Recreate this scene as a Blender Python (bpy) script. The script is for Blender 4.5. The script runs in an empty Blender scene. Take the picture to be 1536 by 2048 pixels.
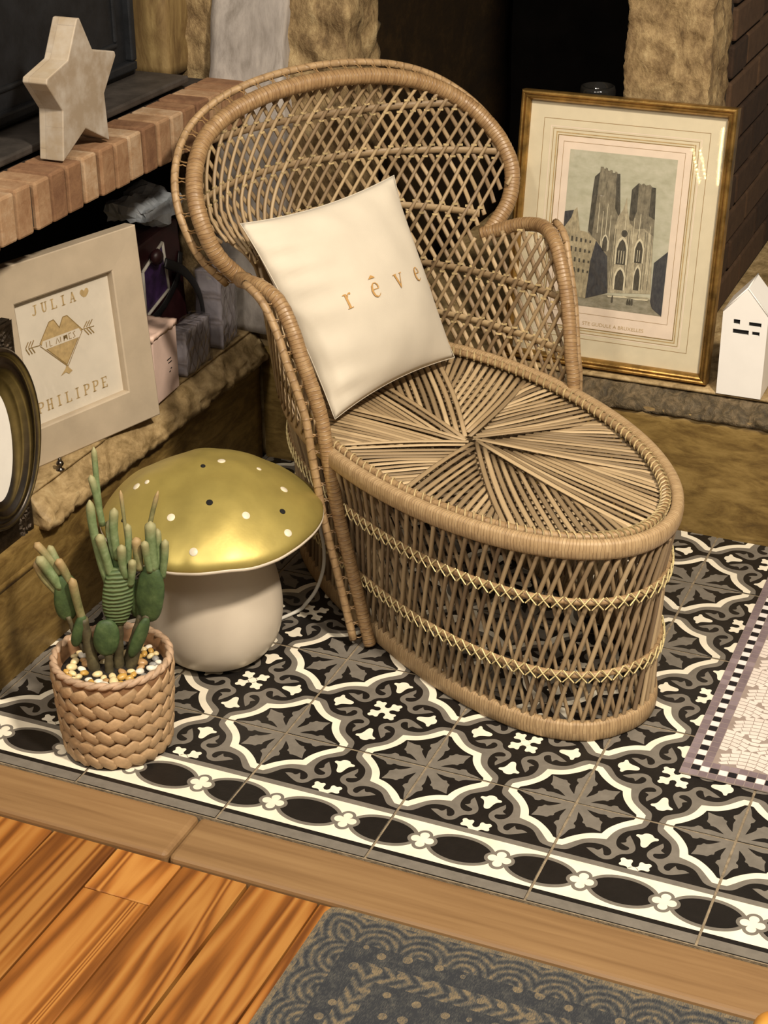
import bpy, bmesh, math, random
import numpy as np
from mathutils import Vector, Matrix, noise

random.seed(7)
R = math.radians
scn = bpy.context.scene
COL = scn.collection
PI = math.pi

# ------------------------------------------------------------------ camera
cam_d = bpy.data.cameras.new('camera')
cam = bpy.data.objects.new('camera', cam_d)
COL.objects.link(cam)
cam_d.sensor_fit = 'HORIZONTAL'
cam_d.sensor_width = 36.0
cam_d.lens = 36.0 * 3470.82 / 1536.0
cam_d.clip_start = 0.05
_y, _p, _r = R(-22.9878), R(27.0610), R(-0.3259)
_f = Vector((math.sin(_y) * math.cos(_p), math.cos(_y) * math.cos(_p), -math.sin(_p)))
_rt = Vector((math.cos(_y), -math.sin(_y), 0))
_up = _rt.cross(_f)
_c, _s = math.cos(_r), math.sin(_r)
_X = _c * _rt + _s * _up
_U = -_s * _rt + _c * _up
cam.matrix_world = Matrix(((_X.x, _U.x, -_f.x, 0.86774), (_X.y, _U.y, -_f.y, -1.70926),
                           (_X.z, _U.z, -_f.z, 1.30519), (0, 0, 0, 1)))
scn.camera = cam

# ------------------------------------------------------------------ world, lights, exposure
w = bpy.data.worlds.new('world')
scn.world = w
w.use_nodes = True
w.node_tree.nodes['Background'].inputs[0].default_value = (1.0, 0.89, 0.75, 1)
w.node_tree.nodes['Background'].inputs[1].default_value = 0.13
scn.view_settings.view_transform = 'Standard'
scn.view_settings.look = 'None'
scn.view_settings.gamma = 1.0
scn.view_settings.exposure = 0.0
scn.view_settings.use_curve_mapping = False


def area(name, loc, target, size, energy, col):
    l = bpy.data.lights.new(name, 'AREA')
    l.shape = 'DISK'
    l.size = size
    l.energy = energy
    l.color = col
    o = bpy.data.objects.new(name, l)
    COL.objects.link(o)
    o.location = loc
    o.rotation_euler = (Vector(target) - Vector(loc)).to_track_quat('-Z', 'Y').to_euler()
    return o


WARM = (1.0, 0.87, 0.70)
area('ceiling_spot_key', (1.35, -0.75, 2.35), (0.1, 0.25, 0.1), 0.22, 82, WARM)
area('ceiling_spot_fill', (-0.15, -1.9, 2.4), (-0.1, 0.3, 0.3), 0.30, 27, (1.0, 0.90, 0.77))
area('ceiling_lamp_soft', (0.9, -1.6, 2.5), (0.2, 0.1, 0.0), 1.0, 24, (1.0, 0.88, 0.73))


# ------------------------------------------------------------------ material helpers
def srgb(h):
    h = h.lstrip('#')
    v = [int(h[i:i + 2], 16) / 255 for i in (0, 2, 4)]
    return tuple((c / 12.92 if c <= 0.04045 else ((c + 0.055) / 1.055) ** 2.4) for c in v) + (1,)


class NT:
    def __init__(s, name):
        s.m = bpy.data.materials.new(name)
        s.m.use_nodes = True
        s.t = s.m.node_tree
        s.b = s.t.nodes['Principled BSDF']

    def n(s, typ, **kw):
        nd = s.t.nodes.new(typ)
        for k, v in kw.items():
            if k == 'inp':
                for i, val in v.items():
                    nd.inputs[i].default_value = val
            else:
                setattr(nd, k, v)
        return nd

    def l(s, a, b):
        s.t.links.new(a, b)

    def math(s, op, a, b=None, clamp=False):
        nd = s.n('ShaderNodeMath', operation=op)
        nd.use_clamp = clamp
        for i, v in enumerate((a, b)):
            if v is None:
                continue
            if hasattr(v, 'is_linked'):
                s.l(v, nd.inputs[i])
            else:
                nd.inputs[i].default_value = v
        return nd.outputs[0]

    def mix(s, fac, a, b, blend='MIX'):
        nd = s.n('ShaderNodeMix', data_type='RGBA', blend_type=blend)
        for i, v in ((0, fac), (6, a), (7, b)):
            if hasattr(v, 'is_linked'):
                s.l(v, nd.inputs[i])
            else:
                nd.inputs[i].default_value = v
        return nd.outputs[2]

    def ramp(s, fac, stops):
        nd = s.n('ShaderNodeValToRGB')
        e = nd.color_ramp.elements
        while len(e) < len(stops):
            e.new(0.5)
        for i, (p, c) in enumerate(stops):
            e[i].position = p
            e[i].color = c if len(c) == 4 else (*c, 1)
        s.l(fac, nd.inputs[0])
        return nd.outputs[0]

    def coord(s, kind='Object', scale=(1, 1, 1), loc=(0, 0, 0), rot=(0, 0, 0), rnd=0.0):
        tc = s.n('ShaderNodeTexCoord')
        out = tc.outputs[kind]
        if rnd:
            oi = s.n('ShaderNodeObjectInfo')
            vm = s.n('ShaderNodeVectorMath', operation='ADD')
            s.l(out, vm.inputs[0])
            mm = s.math('MULTIPLY', oi.outputs['Random'], rnd)
            cb = s.n('ShaderNodeCombineXYZ')
            for i in range(3):
                s.l(mm, cb.inputs[i])
            s.l(cb.outputs[0], vm.inputs[1])
            out = vm.outputs[0]
        mp = s.n('ShaderNodeMapping')
        mp.inputs['Scale'].default_value = scale
        mp.inputs['Location'].default_value = loc
        mp.inputs['Rotation'].default_value = rot
        s.l(out, mp.inputs[0])
        return mp.outputs[0]

    def noise(s, vec, scale, detail=4, rough=0.55, dist=0.0):
        nd = s.n('ShaderNodeTexNoise')
        nd.inputs['Scale'].default_value = scale
        nd.inputs['Detail'].default_value = detail
        nd.inputs['Roughness'].default_value = rough
        nd.inputs['Distortion'].default_value = dist
        if vec is not None:
            s.l(vec, nd.inputs['Vector'])
        return nd.outputs['Fac']

    def bump(s, h, strength=0.3, dist=0.002):
        nd = s.n('ShaderNodeBump')
        nd.inputs['Strength'].default_value = strength
        nd.inputs['Distance'].default_value = dist
        s.l(h, nd.inputs['Height'])
        s.l(nd.outputs[0], s.b.inputs['Normal'])

    def set(s, col=None, rough=None, metal=None, spec=None):
        if col is not None:
            if hasattr(col, 'is_linked'):
                s.l(col, s.b.inputs['Base Color'])
            else:
                s.b.inputs['Base Color'].default_value = col
        if rough is not None:
            if hasattr(rough, 'is_linked'):
                s.l(rough, s.b.inputs['Roughness'])
            else:
                s.b.inputs['Roughness'].default_value = rough
        if metal is not None:
            s.b.inputs['Metallic'].default_value = metal
        if spec is not None:
            s.b.inputs['Specular IOR Level'].default_value = spec
        return s.m


M = {}


def plain(name, hexc, rough=0.6, var=0.12, scale=40, bump=0.0, metal=0.0, spec=0.5, bscale=None):
    t = NT(name)
    c = srgb(hexc)
    v = t.coord('Object', rnd=3.0)
    nz = t.noise(v, scale, 5, 0.6)
    dk = tuple(x * (1 - 2 * var) for x in c[:3]) + (1,)
    lt = tuple(min(1, x * (1 + 1.4 * var)) for x in c[:3]) + (1,)
    col = t.ramp(nz, [(0.3, dk), (0.7, lt)])
    if bump:
        t.bump(t.noise(v, bscale or scale * 2, 4, 0.6), bump, 0.003)
    M[name] = t.set(col, rough, metal, spec)
    return t


def wood(name, c1, c2, c3, axis='Y', gs=1.0, rough=0.45, bump=0.15, tint=0.25, knots=False, wv_f=46.0, ww=0.55):
    """grain runs along axis; every object gets its own offset and tone"""
    t = NT(name)
    sc = {'X': (3, 55, 55), 'Y': (55, 3, 55), 'Z': (55, 55, 3)}[axis]
    v = t.coord('Object', tuple(x * gs for x in sc), rnd=2.3)
    vb = t.coord('Object', tuple(x * gs * 0.16 for x in sc), rnd=2.3)
    big = t.noise(vb, 1.0, 3, 0.5, 0.6)
    fine = t.noise(v, 1.6, 5, 0.6, 0.3)
    wv = t.math('SINE', t.math('MULTIPLY', big, wv_f))
    wv = t.math('ADD', t.math('MULTIPLY', wv, 0.5), 0.5)
    g = t.math('ADD', t.math('MULTIPLY', wv, ww), t.math('MULTIPLY', fine, 1.05 - ww))
    col = t.ramp(g, [(0.18, srgb(c1)), (0.5, srgb(c2)), (0.85, srgb(c3))])
    oi = t.n('ShaderNodeObjectInfo')
    tone = t.math('ADD', t.math('MULTIPLY', oi.outputs['Random'], tint), 1 - tint * 0.6)
    cb = t.n('ShaderNodeCombineXYZ')
    for i in range(3):
        t.l(tone, cb.inputs[i])
    col = t.mix(1.0, col, cb.outputs[0], 'MULTIPLY')
    if knots:
        vo = t.n('ShaderNodeTexVoronoi')
        vo.inputs['Scale'].default_value = 1.0
        t.l(t.coord('Object', (9.0, 4.2, 1), rnd=5.1), vo.inputs['Vector'])
        kn = t.ramp(vo.outputs['Distance'], [(0.05, (1, 1, 1, 1)), (0.12, (0, 0, 0, 1))])
        col = t.mix(kn, col, srgb('#3a1a0c'))
    t.bump(g, bump, 0.001)
    M[name] = t.set(col, rough)
    return t


def stone(name, stops, scale=14, stretch=(1, 1, 1), rough=0.6, bump=0.6, bdist=0.006, fine=60, dist=0.8, spec=0.4):
    t = NT(name)
    v = t.coord('Object', stretch)
    a = t.noise(v, scale, 6, 0.65, dist)
    b = t.noise(v, fine, 5, 0.7, 0.3)
    g = t.math('ADD', t.math('MULTIPLY', a, 0.7), t.math('MULTIPLY', b, 0.3))
    col = t.ramp(g, [(p, srgb(c)) for p, c in stops])
    t.bump(g, bump, bdist)
    M[name] = t.set(col, rough, spec=spec)
    return t


def cane(name, c1, c2, c3, wrap=0.0, rough=0.5, rv=0.35, warm=True):
    """rattan: per-strand tone, grain along the strand; wrap = pitch of the winding along UV.x in metres"""
    t = NT(name)
    oi = t.n('ShaderNodeObjectInfo')
    uv = t.n('ShaderNodeUVMap')
    sep = t.n('ShaderNodeSeparateXYZ')
    t.l(uv.outputs[0], sep.inputs[0])
    mp = t.n('ShaderNodeMapping')
    t.l(uv.outputs[0], mp.inputs[0])
    mp.inputs['Scale'].default_value = (14, 60, 1) if not wrap else (1 / wrap * 0.9, 3, 1)
    cbo = t.n('ShaderNodeCombineXYZ')
    t.l(t.math('MULTIPLY', oi.outputs['Random'], 37.0), cbo.inputs[2])
    va = t.n('ShaderNodeVectorMath', operation='ADD')
    t.l(mp.outputs[0], va.inputs[0])
    t.l(cbo.outputs[0], va.inputs[1])
    nz = t.noise(va.outputs[0], 1.0, 5, 0.65)
    g = t.math('ADD', t.math('MULTIPLY', nz, 1 - rv), t.math('MULTIPLY', oi.outputs['Random'], rv))
    col = t.ramp(g, [(0.22, srgb(c1)), (0.5, srgb(c2)), (0.78, srgb(c3))])
    if wrap:
        ph = t.math('MULTIPLY', sep.outputs[0], 1.0 / wrap)
        ph = t.math('ADD', ph, t.math('MULTIPLY', t.noise(t.coord('Object'), 30, 2), 1.6))
        fr = t.math('FRACT', ph)
        e = t.math('ABSOLUTE', t.math('SUBTRACT', fr, 0.5))          # 0 centre .. 0.5 seam
        seam = t.math('MULTIPLY', t.math('SUBTRACT', e, 0.36), 7.0, clamp=True)
        col = t.mix(t.math('MULTIPLY', seam, 0.38), col, srgb('#4a2e14'))
        t.bump(t.math('SUBTRACT', 1.0, seam), 0.45, 0.0012)
    else:
        t.bump(nz, 0.25, 0.001)
    M[name] = t.set(col, rough)
    return t


# ------------------------------------------------------------------ geometry helpers
class MB:
    def __init__(s):
        s.v, s.f, s.mi, s.uv = [], [], [], []

    def add(s, verts, faces, mi=0, uvs=None):
        b = len(s.v)
        s.v += [tuple(p) for p in verts]
        for i, f in enumerate(faces):
            s.f.append(tuple(b + k for k in f))
            s.mi.append(mi)
            s.uv.append(uvs[i] if uvs else [(0, 0)] * len(f))

    def poly(s, pts, z, mi=0):
        s.add([(x, y, z) for x, y in pts], [tuple(range(len(pts)))], mi)

    def box(s, lo, hi, mi=0):
        x0, y0, z0 = lo
        x1, y1, z1 = hi
        s.add([(x0, y0, z0), (x1, y0, z0), (x1, y1, z0), (x0, y1, z0), (x0, y0, z1), (x1, y0, z1), (x1, y1, z1), (x0, y1, z1)],
              [(0, 3, 2, 1), (4, 5, 6, 7), (0, 1, 5, 4), (1, 2, 6, 5), (2, 3, 7, 6), (3, 0, 4, 7)], mi)

    def mesh(s, name, mats, smooth=False):
        me = bpy.data.meshes.new(name)
        me.from_pydata(s.v, [], s.f)
        for m in (mats if isinstance(mats, (list, tuple)) else [mats]):
            me.materials.append(M[m] if isinstance(m, str) else m)
        me.polygons.foreach_set('material_index', s.mi)
        ul = me.uv_layers.new(name='UVMap')
        flat = [c for f in s.uv for p in f for c in p]
        ul.data.foreach_set('uv', flat)
        if smooth:
            me.polygons.foreach_set('use_smooth', [True] * len(me.polygons))
        me.update()
        return me

    def build(s, name, mats, parent=None, smooth=False):
        return link(name, s.mesh(name, mats, smooth), parent)


def link(name, me, parent=None):
    o = bpy.data.objects.new(name, me)
    COL.objects.link(o)
    if parent is not None:
        o.parent = parent
    return o


def empty(name, loc=(0, 0, 0), rz=0.0, label=None, cat=None, group=None):
    o = bpy.data.objects.new(name, None)
    o.empty_display_size = 0.05
    COL.objects.link(o)
    o.location = loc
    o.rotation_euler = (0, 0, rz)
    return tag(o, label, cat, group)


def tag(o, label=None, cat=None, group=None, kind=None):
    for k, v in (('label', label), ('category', cat), ('group', group), ('kind', kind)):
        if v:
            o[k] = v
    return o


def clamp(x, a, b):
    return max(a, min(b, x))


def lerp(a, b, t):
    return a + (b - a) * t


def interp(x, xs, ys):
    return float(np.interp(x, xs, ys))


def resample(path, step, closed=False):
    P = [Vector(p) for p in path]
    if closed:
        P = P + [P[0]]
    L = [0.0]
    for a, b in zip(P, P[1:]):
        L.append(L[-1] + (b - a).length)
    n = max(2, int(round(L[-1] / step)))
    out = []
    for i in range(n + (0 if closed else 1)):
        t = L[-1] * i / n
        k = min(int(np.searchsorted(L, t, side='right')) - 1, len(P) - 2)
        d = L[k + 1] - L[k]
        out.append(P[k].lerp(P[k + 1], (t - L[k]) / d if d > 0 else 0))
    return out


def catmull(pts, n=8, closed=False):
    P = [Vector(p) for p in pts]
    N = len(P)
    out = []
    rng = range(N if closed else N - 1)
    for i in rng:
        if closed:
            p0, p1, p2, p3 = P[(i - 1) % N], P[i], P[(i + 1) % N], P[(i + 2) % N]
        else:
            p1, p2 = P[i], P[i + 1]
            p0 = P[i - 1] if i else p1 * 2 - p2
            p3 = P[i + 2] if i + 2 < N else p2 * 2 - p1
        for k in range(n):
            t = k / n
            out.append(0.5 * ((2 * p1) + (p2 - p0) * t + (2 * p0 - 5 * p1 + 4 * p2 - p3) * t * t + (3 * p1 - p0 - 3 * p2 + p3) * t ** 3))
    if not closed:
        out.append(P[-1])
    return out


def sweep(mb, path, rx, ry=None, sides=8, closed=False, up=None, mi=0, cap=True, power=2.0):
    """tube of (elliptic) section along path. rx: half size along side, ry: along up; number or list"""
    P = [Vector(p) for p in path]
    n = len(P)
    T = []
    for i in range(n):
        a = P[(i - 1) % n] if (closed or i > 0) else P[0]
        b = P[(i + 1) % n] if (closed or i < n - 1) else P[-1]
        T.append((b - a).normalized())
    ref = Vector(up) if up is not None and not callable(up) else None
    if ref is None and not callable(up):
        ref = Vector((0, 0, 1)) if abs(T[0].z) < 0.9 else Vector((1, 0, 0))
    U = []
    cur = ref
    for i in range(n):
        if callable(up):
            cur = Vector(up(i, P[i]))
        elif up is not None:
            cur = ref
        u = cur - T[i] * cur.dot(T[i])
        if u.length < 1e-6:
            u = T[i].orthogonal()
        u.normalize()
        U.append(u)
        if up is None:
            cur = u
    vs, L = [], [0.0]
    for i in range(1, n):
        L.append(L[-1] + (P[i] - P[i - 1]).length)
    if closed:
        L.append(L[-1] + (P[0] - P[-1]).length)
    else:
        L.append(L[-1])
    gx = (lambda i: rx[i]) if isinstance(rx, (list, tuple)) else (lambda i: rx)
    gy = gx if ry is None else ((lambda i: ry[i]) if isinstance(ry, (list, tuple)) else (lambda i: ry))
    for i in range(n):
        S = T[i].cross(U[i])
        for k in range(sides):
            a = 2 * PI * k / sides
            c, s_ = math.cos(a), math.sin(a)
            if power != 2.0:
                c = math.copysign(abs(c) ** (2 / power), c)
                s_ = math.copysign(abs(s_) ** (2 / power), s_)
            vs.append(P[i] + S * (gx(i) * c) + U[i] * (gy(i) * s_))
    fs, uv = [], []
    m = n if closed else n - 1
    for i in range(m):
        j = (i + 1) % n
        for k in range(sides):
            q = (k + 1) % sides
            fs.append((i * sides + k, i * sides + q, j * sides + q, j * sides + k))
            uv.append([(L[i], k / sides), (L[i], (k + 1) / sides), (L[i + 1], (k + 1) / sides), (L[i + 1], k / sides)])
    if cap and not closed:
        fs.append(tuple(range(sides - 1, -1, -1)))
        uv.append([(0, 0)] * sides)
        fs.append(tuple((n - 1) * sides + k for k in range(sides)))
        uv.append([(L[n - 1], 0)] * sides)
    mb.add(vs, fs, mi, uv)
    return mb


def tube(name, path, r, mat, parent, sides=8, closed=False, up=None, ry=None, smooth=True, power=2.0):
    mb = MB()
    sweep(mb, path, r, ry, sides, closed, up, power=power)
    return mb.build(name, mat, parent, smooth)


def lathe(mb, prof, seg=48, mi=0, fn=None, cap=(True, True)):
    vs, fs = [], []
    n = len(prof)
    for i, (r, z) in enumerate(prof):
        for k in range(seg):
            a = 2 * PI * k / seg
            p = Vector((r * math.cos(a), r * math.sin(a), z))
            vs.append(fn(p, i, a) if fn else p)
    for i in range(n - 1):
        for k in range(seg):
            q = (k + 1) % seg
            fs.append((i * seg + k, i * seg + q, (i + 1) * seg + q, (i + 1) * seg + k))
    if cap[0]:
        fs.append(tuple(range(seg - 1, -1, -1)))
    if cap[1]:
        fs.append(tuple((n - 1) * seg + k for k in range(seg)))
    mb.add(vs, fs, mi)
    return mb


def bevel_mesh(me, w, seg=2, angle=30):
    bm = bmesh.new()
    bm.from_mesh(me)
    ed = [e for e in bm.edges if len(e.link_faces) == 2 and e.calc_face_angle(0) > R(angle)]
    bmesh.ops.bevel(bm, geom=ed, offset=w, segments=seg, profile=0.5, affect='EDGES', clamp_overlap=True)
    bm.to_mesh(me)
    bm.free()
    return me


def bbox(name, lo, hi, mat, parent=None, bev=0.002, seg=2, origin=None):
    """bevelled box, mesh centred on its own middle (or at origin)"""
    c = [(a + b) / 2 for a, b in zip(lo, hi)] if origin is None else origin
    mb = MB()
    mb.box([a - q for a, q in zip(lo, c)], [a - q for a, q in zip(hi, c)])
    me = mb.mesh(name, mat)
    if bev:
        bevel_mesh(me, bev, seg)
    o = link(name, me, parent)
    o.location = c
    return o


def rock_box(name, lo, hi, mat, parent=None, step=0.02, amp=0.008, freq=18, fn=None, seed=0.0, smooth=True):
    """box of quads with displaced surface (rough stone). fn(p, nrm)->extra offset Vector"""
    bm = bmesh.new()
    n = [max(1, int(round((b - a) / step))) for a, b in zip(lo, hi)]
    vid = {}

    def vert(i, j, k):
        key = (i, j, k)
        if key not in vid:
            vid[key] = bm.verts.new([lerp(lo[d], hi[d], key[d] / n[d]) for d in range(3)])
        return vid[key]
    for d in range(3):
        a, b = (d + 1) % 3, (d + 2) % 3
        for side in (0, n[d]):
            for i in range(n[a]):
                for j in range(n[b]):
                    q = []
                    for di, dj in ((0, 0), (1, 0), (1, 1), (0, 1)):
                        idx = [0, 0, 0]
                        idx[d] = side
                        idx[a] = i + di
                        idx[b] = j + dj
                        q.append(vert(*idx))
                    if side == 0:
                        q.reverse()
                    bm.faces.new(q)
    bm.normal_update()
    off = []
    for v in bm.verts:
        p = v.co
        s = noise.fractal(Vector((p.x * freq + seed, p.y * freq, p.z * freq)), 0.9, 2.0, 5) * amp
        o = v.normal * s
        if fn:
            o = o + fn(p, v.normal, s)
        off.append(o)
    for v, o in zip(bm.verts, off):
        v.co += o
    me = bpy.data.meshes.new(name)
    bm.to_mesh(me)
    bm.free()
    me.materials.append(M[mat])
    if smooth:
        me.polygons.foreach_set('use_smooth', [True] * len(me.polygons))
    return link(name, me, parent)


def chaikin(pts, it=2, corners=()):
    """round a closed polygon; indices in corners stay sharp"""
    P = [(Vector((x, y)), i in corners) for i, (x, y) in enumerate(pts)]
    for _ in range(it):
        Q = []
        n = len(P)
        for i in range(n):
            p, c = P[i]
            if c:
                Q.append((p, True))
            else:
                a = P[i - 1][0]
                b = P[(i + 1) % n][0]
                Q.append((p.lerp(a, 0.25), False))
                Q.append((p.lerp(b, 0.25), False))
        P = Q
    return [(p.x, p.y) for p, _ in P]


def stroke(pts, wd, cap=0.0):
    """flat outline polygon of a polyline with width (number or list)"""
    P = [Vector(p) for p in pts]
    n = len(P)
    Lf, Rt = [], []
    for i in range(n):
        t = (P[min(i + 1, n - 1)] - P[max(i - 1, 0)]).normalized()
        nn = Vector((-t.y, t.x)) * ((wd[i] if isinstance(wd, (list, tuple)) else wd) / 2)
        Lf.append(P[i] + nn)
        Rt.append(P[i] - nn)
    return [(p.x, p.y) for p in Lf + Rt[::-1]]


def area2(p):
    return sum(p[i - 1][0] * p[i][1] - p[i][0] * p[i - 1][1] for i in range(len(p)))


def ccw(p):
    return p if area2(p) > 0 else p[::-1]


def arcpts(cx, cy, rx, ry, a0, a1, n=16):
    return [(cx + rx * math.cos(R(lerp(a0, a1, i / n))), cy + ry * math.sin(R(lerp(a0, a1, i / n)))) for i in range(n + 1)]
# ------------------------------------------------------------------ materials
plain('tile_black', '#1c1917', 0.42, 0.10, 60, 0.12, spec=0.4)
plain('tile_grey', '#777168', 0.45, 0.08, 60, 0.1, spec=0.4)
plain('tile_white', '#f0e8d4', 0.42, 0.05, 30, 0.08, spec=0.4)
plain('grout', '#8f8069', 0.9, 0.2, 120, 0.5)
wood('pine', '#6c3d16', '#a4672b', '#bb8442', 'Y', 1.0, 0.45, 0.2, 0.34, knots=True, wv_f=95.0)
wood('oak_trim', '#6f5233', '#8a6b47', '#9a7b54', 'X', 0.8, 0.5, 0.10, 0.12, wv_f=60.0, ww=0.16)
wood('orange_wood', '#b67a2c', '#cf9440', '#dba853', 'Z', 0.6, 0.4, 0.05, 0.1)
plain('subfloor', '#2a1c12', 0.9)
stone('bench_stone', [(0.25, '#3b2c18'), (0.42, '#665029'), (0.55, '#846c3c'), (0.72, '#9c834f')], 9, (1, 1, 3.2), 0.5, 0.35, 0.003, 42, 1.4)
stone('ledge_stone', [(0.26, '#43361f'), (0.42, '#7d6844'), (0.56, '#a99168'), (0.75, '#cdbb92')], 13, (1.6, 1, 1), 0.6, 0.6, 0.004, 70, 1.2)
stone('ledge_rough', [(0.30, '#282219'), (0.46, '#50442f'), (0.60, '#75644a'), (0.76, '#b9a684')], 46, (1, 1, 1), 0.6, 1.0, 0.008, 90, 1.0)
stone('brown_stone', [(0.28, '#33281a'), (0.43, '#6e593b'), (0.56, '#957f5a'), (0.74, '#bfac83')], 26, (1.2, 1.2, 0.7), 0.8, 1.0, 0.007, 120, 0.35)
stone('grey_stone', [(0.28, '#6b635a'), (0.46, '#97908a'), (0.6, '#aea69e'), (0.78, '#c2b8aa')], 12, (1.5, 1.5, 0.4), 0.8, 0.4, 0.004, 60, 0.8)
stone('yellow_stone', [(0.26, '#3f301b'), (0.44, '#6a5432'), (0.6, '#857047'), (0.76, '#9e8960')], 12, (2.2, 2.2, 0.5), 0.7, 0.5, 0.004, 50, 1.2)
stone('soot_wall', [(0.3, '#130d08'), (0.5, '#231809'), (0.7, '#3a2a14')], 5, (1, 1, 1.5), 0.9, 0.5, 0.006, 40, 0.5, spec=0.15)
plain('soot', '#0d0a08', 0.95, 0.3, 12, 0.3, spec=0.1)
plain('iron', '#1c1e22', 0.55, 0.25, 26, 0.25, metal=0.35)
plain('iron_base', '#3d3834', 0.6, 0.22, 30, 0.2, metal=0.2)
plain('mortar_dark', '#241a12', 0.95, 0.2, 60)
plain('wall_dark', '#1b1d22', 0.9, 0.3, 8)


def brick_mat(name, a, b, c, d):
    t = NT(name)
    v = t.coord('Object', rnd=4.0)
    nz = t.noise(v, 38, 6, 0.7, 0.4)
    oi = t.n('ShaderNodeObjectInfo')
    g = t.math('ADD', t.math('MULTIPLY', nz, 0.62), t.math('MULTIPLY', oi.outputs['Random'], 0.38))
    col = t.ramp(g, [(0.25, srgb(a)), (0.45, srgb(b)), (0.62, srgb(c)), (0.8, srgb(d))])
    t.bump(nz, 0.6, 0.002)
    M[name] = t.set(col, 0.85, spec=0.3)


brick_mat('brick', '#6a4b36', '#866549', '#9b7d5f', '#b29c82')
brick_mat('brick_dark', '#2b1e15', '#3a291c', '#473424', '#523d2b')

# ------------------------------------------------------------------ floor of patterned cement tiles
T = 0.2
GAP = 0.0034


def quarter_shapes():
    """shapes in the quarter of a rosette at the origin (x, y >= 0), unit = one tile; (points, material)"""
    out = []
    mir = lambda h: h + [(y, x) for x, y in h[::-1]]
    # grey outline with its two scrolls
    half = [(0.475, 0.0), (0.464, 0.072), (0.420, 0.108), (0.360, 0.150), (0.334, 0.205), (0.330, 0.268), (0.350, 0.318), (0.385, 0.338),
            (0.412, 0.334), (0.427, 0.314), (0.422, 0.296), (0.398, 0.290), (0.362, 0.272), (0.396, 0.254), (0.380, 0.218), (0.396, 0.180),
            (0.428, 0.226), (0.464, 0.290), (0.461, 0.332), (0.436, 0.362), (0.404, 0.372), (0.386, 0.386)]
    g = [(0.0, 0.0)] + chaikin_open(half + [(y, x) for x, y in half[::-1]], 2, keep={0, 21, 22, 43, 12, 15, 28, 31})
    out.append((g, 1))
    wout = [(0.433, 0.0), (0.431, 0.036), (0.395, 0.070), (0.355, 0.104), (0.318, 0.142), (0.290, 0.195), (0.272, 0.272)]
    out.append(([(0, 0)] + chaikin_open(mir(wout), 2, keep={0, 1, 6, 7, 12, 13}), 2))
    win = [(0.380, 0.0), (0.375, 0.020), (0.335, 0.052), (0.295, 0.095), (0.262, 0.140), (0.242, 0.180), (0.228, 0.228)]
    out.append(([(0, 0)] + chaikin_open(mir(win), 2, keep={0, 1, 6, 7, 12, 13}), 0))
    pet = [(0.370, 0.0), (0.318, 0.019), (0.268, 0.030), (0.242, 0.060), (0.214, 0.056), (0.203, 0.036), (0.165, 0.046), (0.118, 0.038), (0.074, 0.031),
           (0.108, 0.062), (0.146, 0.088), (0.170, 0.082), (0.178, 0.106), (0.204, 0.118), (0.198, 0.148), (0.216, 0.214)]
    out.append(([(0, 0)] + chaikin_open(mir(pet), 1, keep={0, 3, 8, 15, 16, 23, 28, 31}), 1))
    return out


def chaikin_open(pts, it, keep=()):
    P = [(Vector(p), i in keep) for i, p in enumerate(pts)]
    for _ in range(it):
        Q = []
        n = len(P)
        for i, (p, c) in enumerate(P):
            if c or i in (0, n - 1):
                Q.append((p, True))
            else:
                Q.append((p.lerp(P[i - 1][0], 0.25), False))
                Q.append((p.lerp(P[i + 1][0], 0.25), False))
        P = Q
    return [(p.x, p.y) for p, _ in P]


LILY = [(0.500, 0.118), (0.474, 0.126), (0.462, 0.148), (0.432, 0.148), (0.427, 0.168), (0.456, 0.180), (0.470, 0.208), (0.478, 0.248), (0.490, 0.264)]
LILY = chaikin(LILY + [(1 - x, y) for x, y in LILY[:0:-1]], 2)
ARM = [(0.028, 0.018), (0.052, 0.016), (0.074, 0.048), (0.094, 0.044), (0.098, 0.020), (0.128, 0.014)]
ARM = ARM + [(a, -b) for a, b in ARM[::-1]]


def cross_arm(k):
    a0 = R(45 + 90 * k)
    c, s = math.cos(a0), math.sin(a0)
    return [(0.5 + a * c - b * s, 0.5 + a * s + b * c) for a, b in chaikin_open(ARM, 2, keep={0, 11})]


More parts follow.
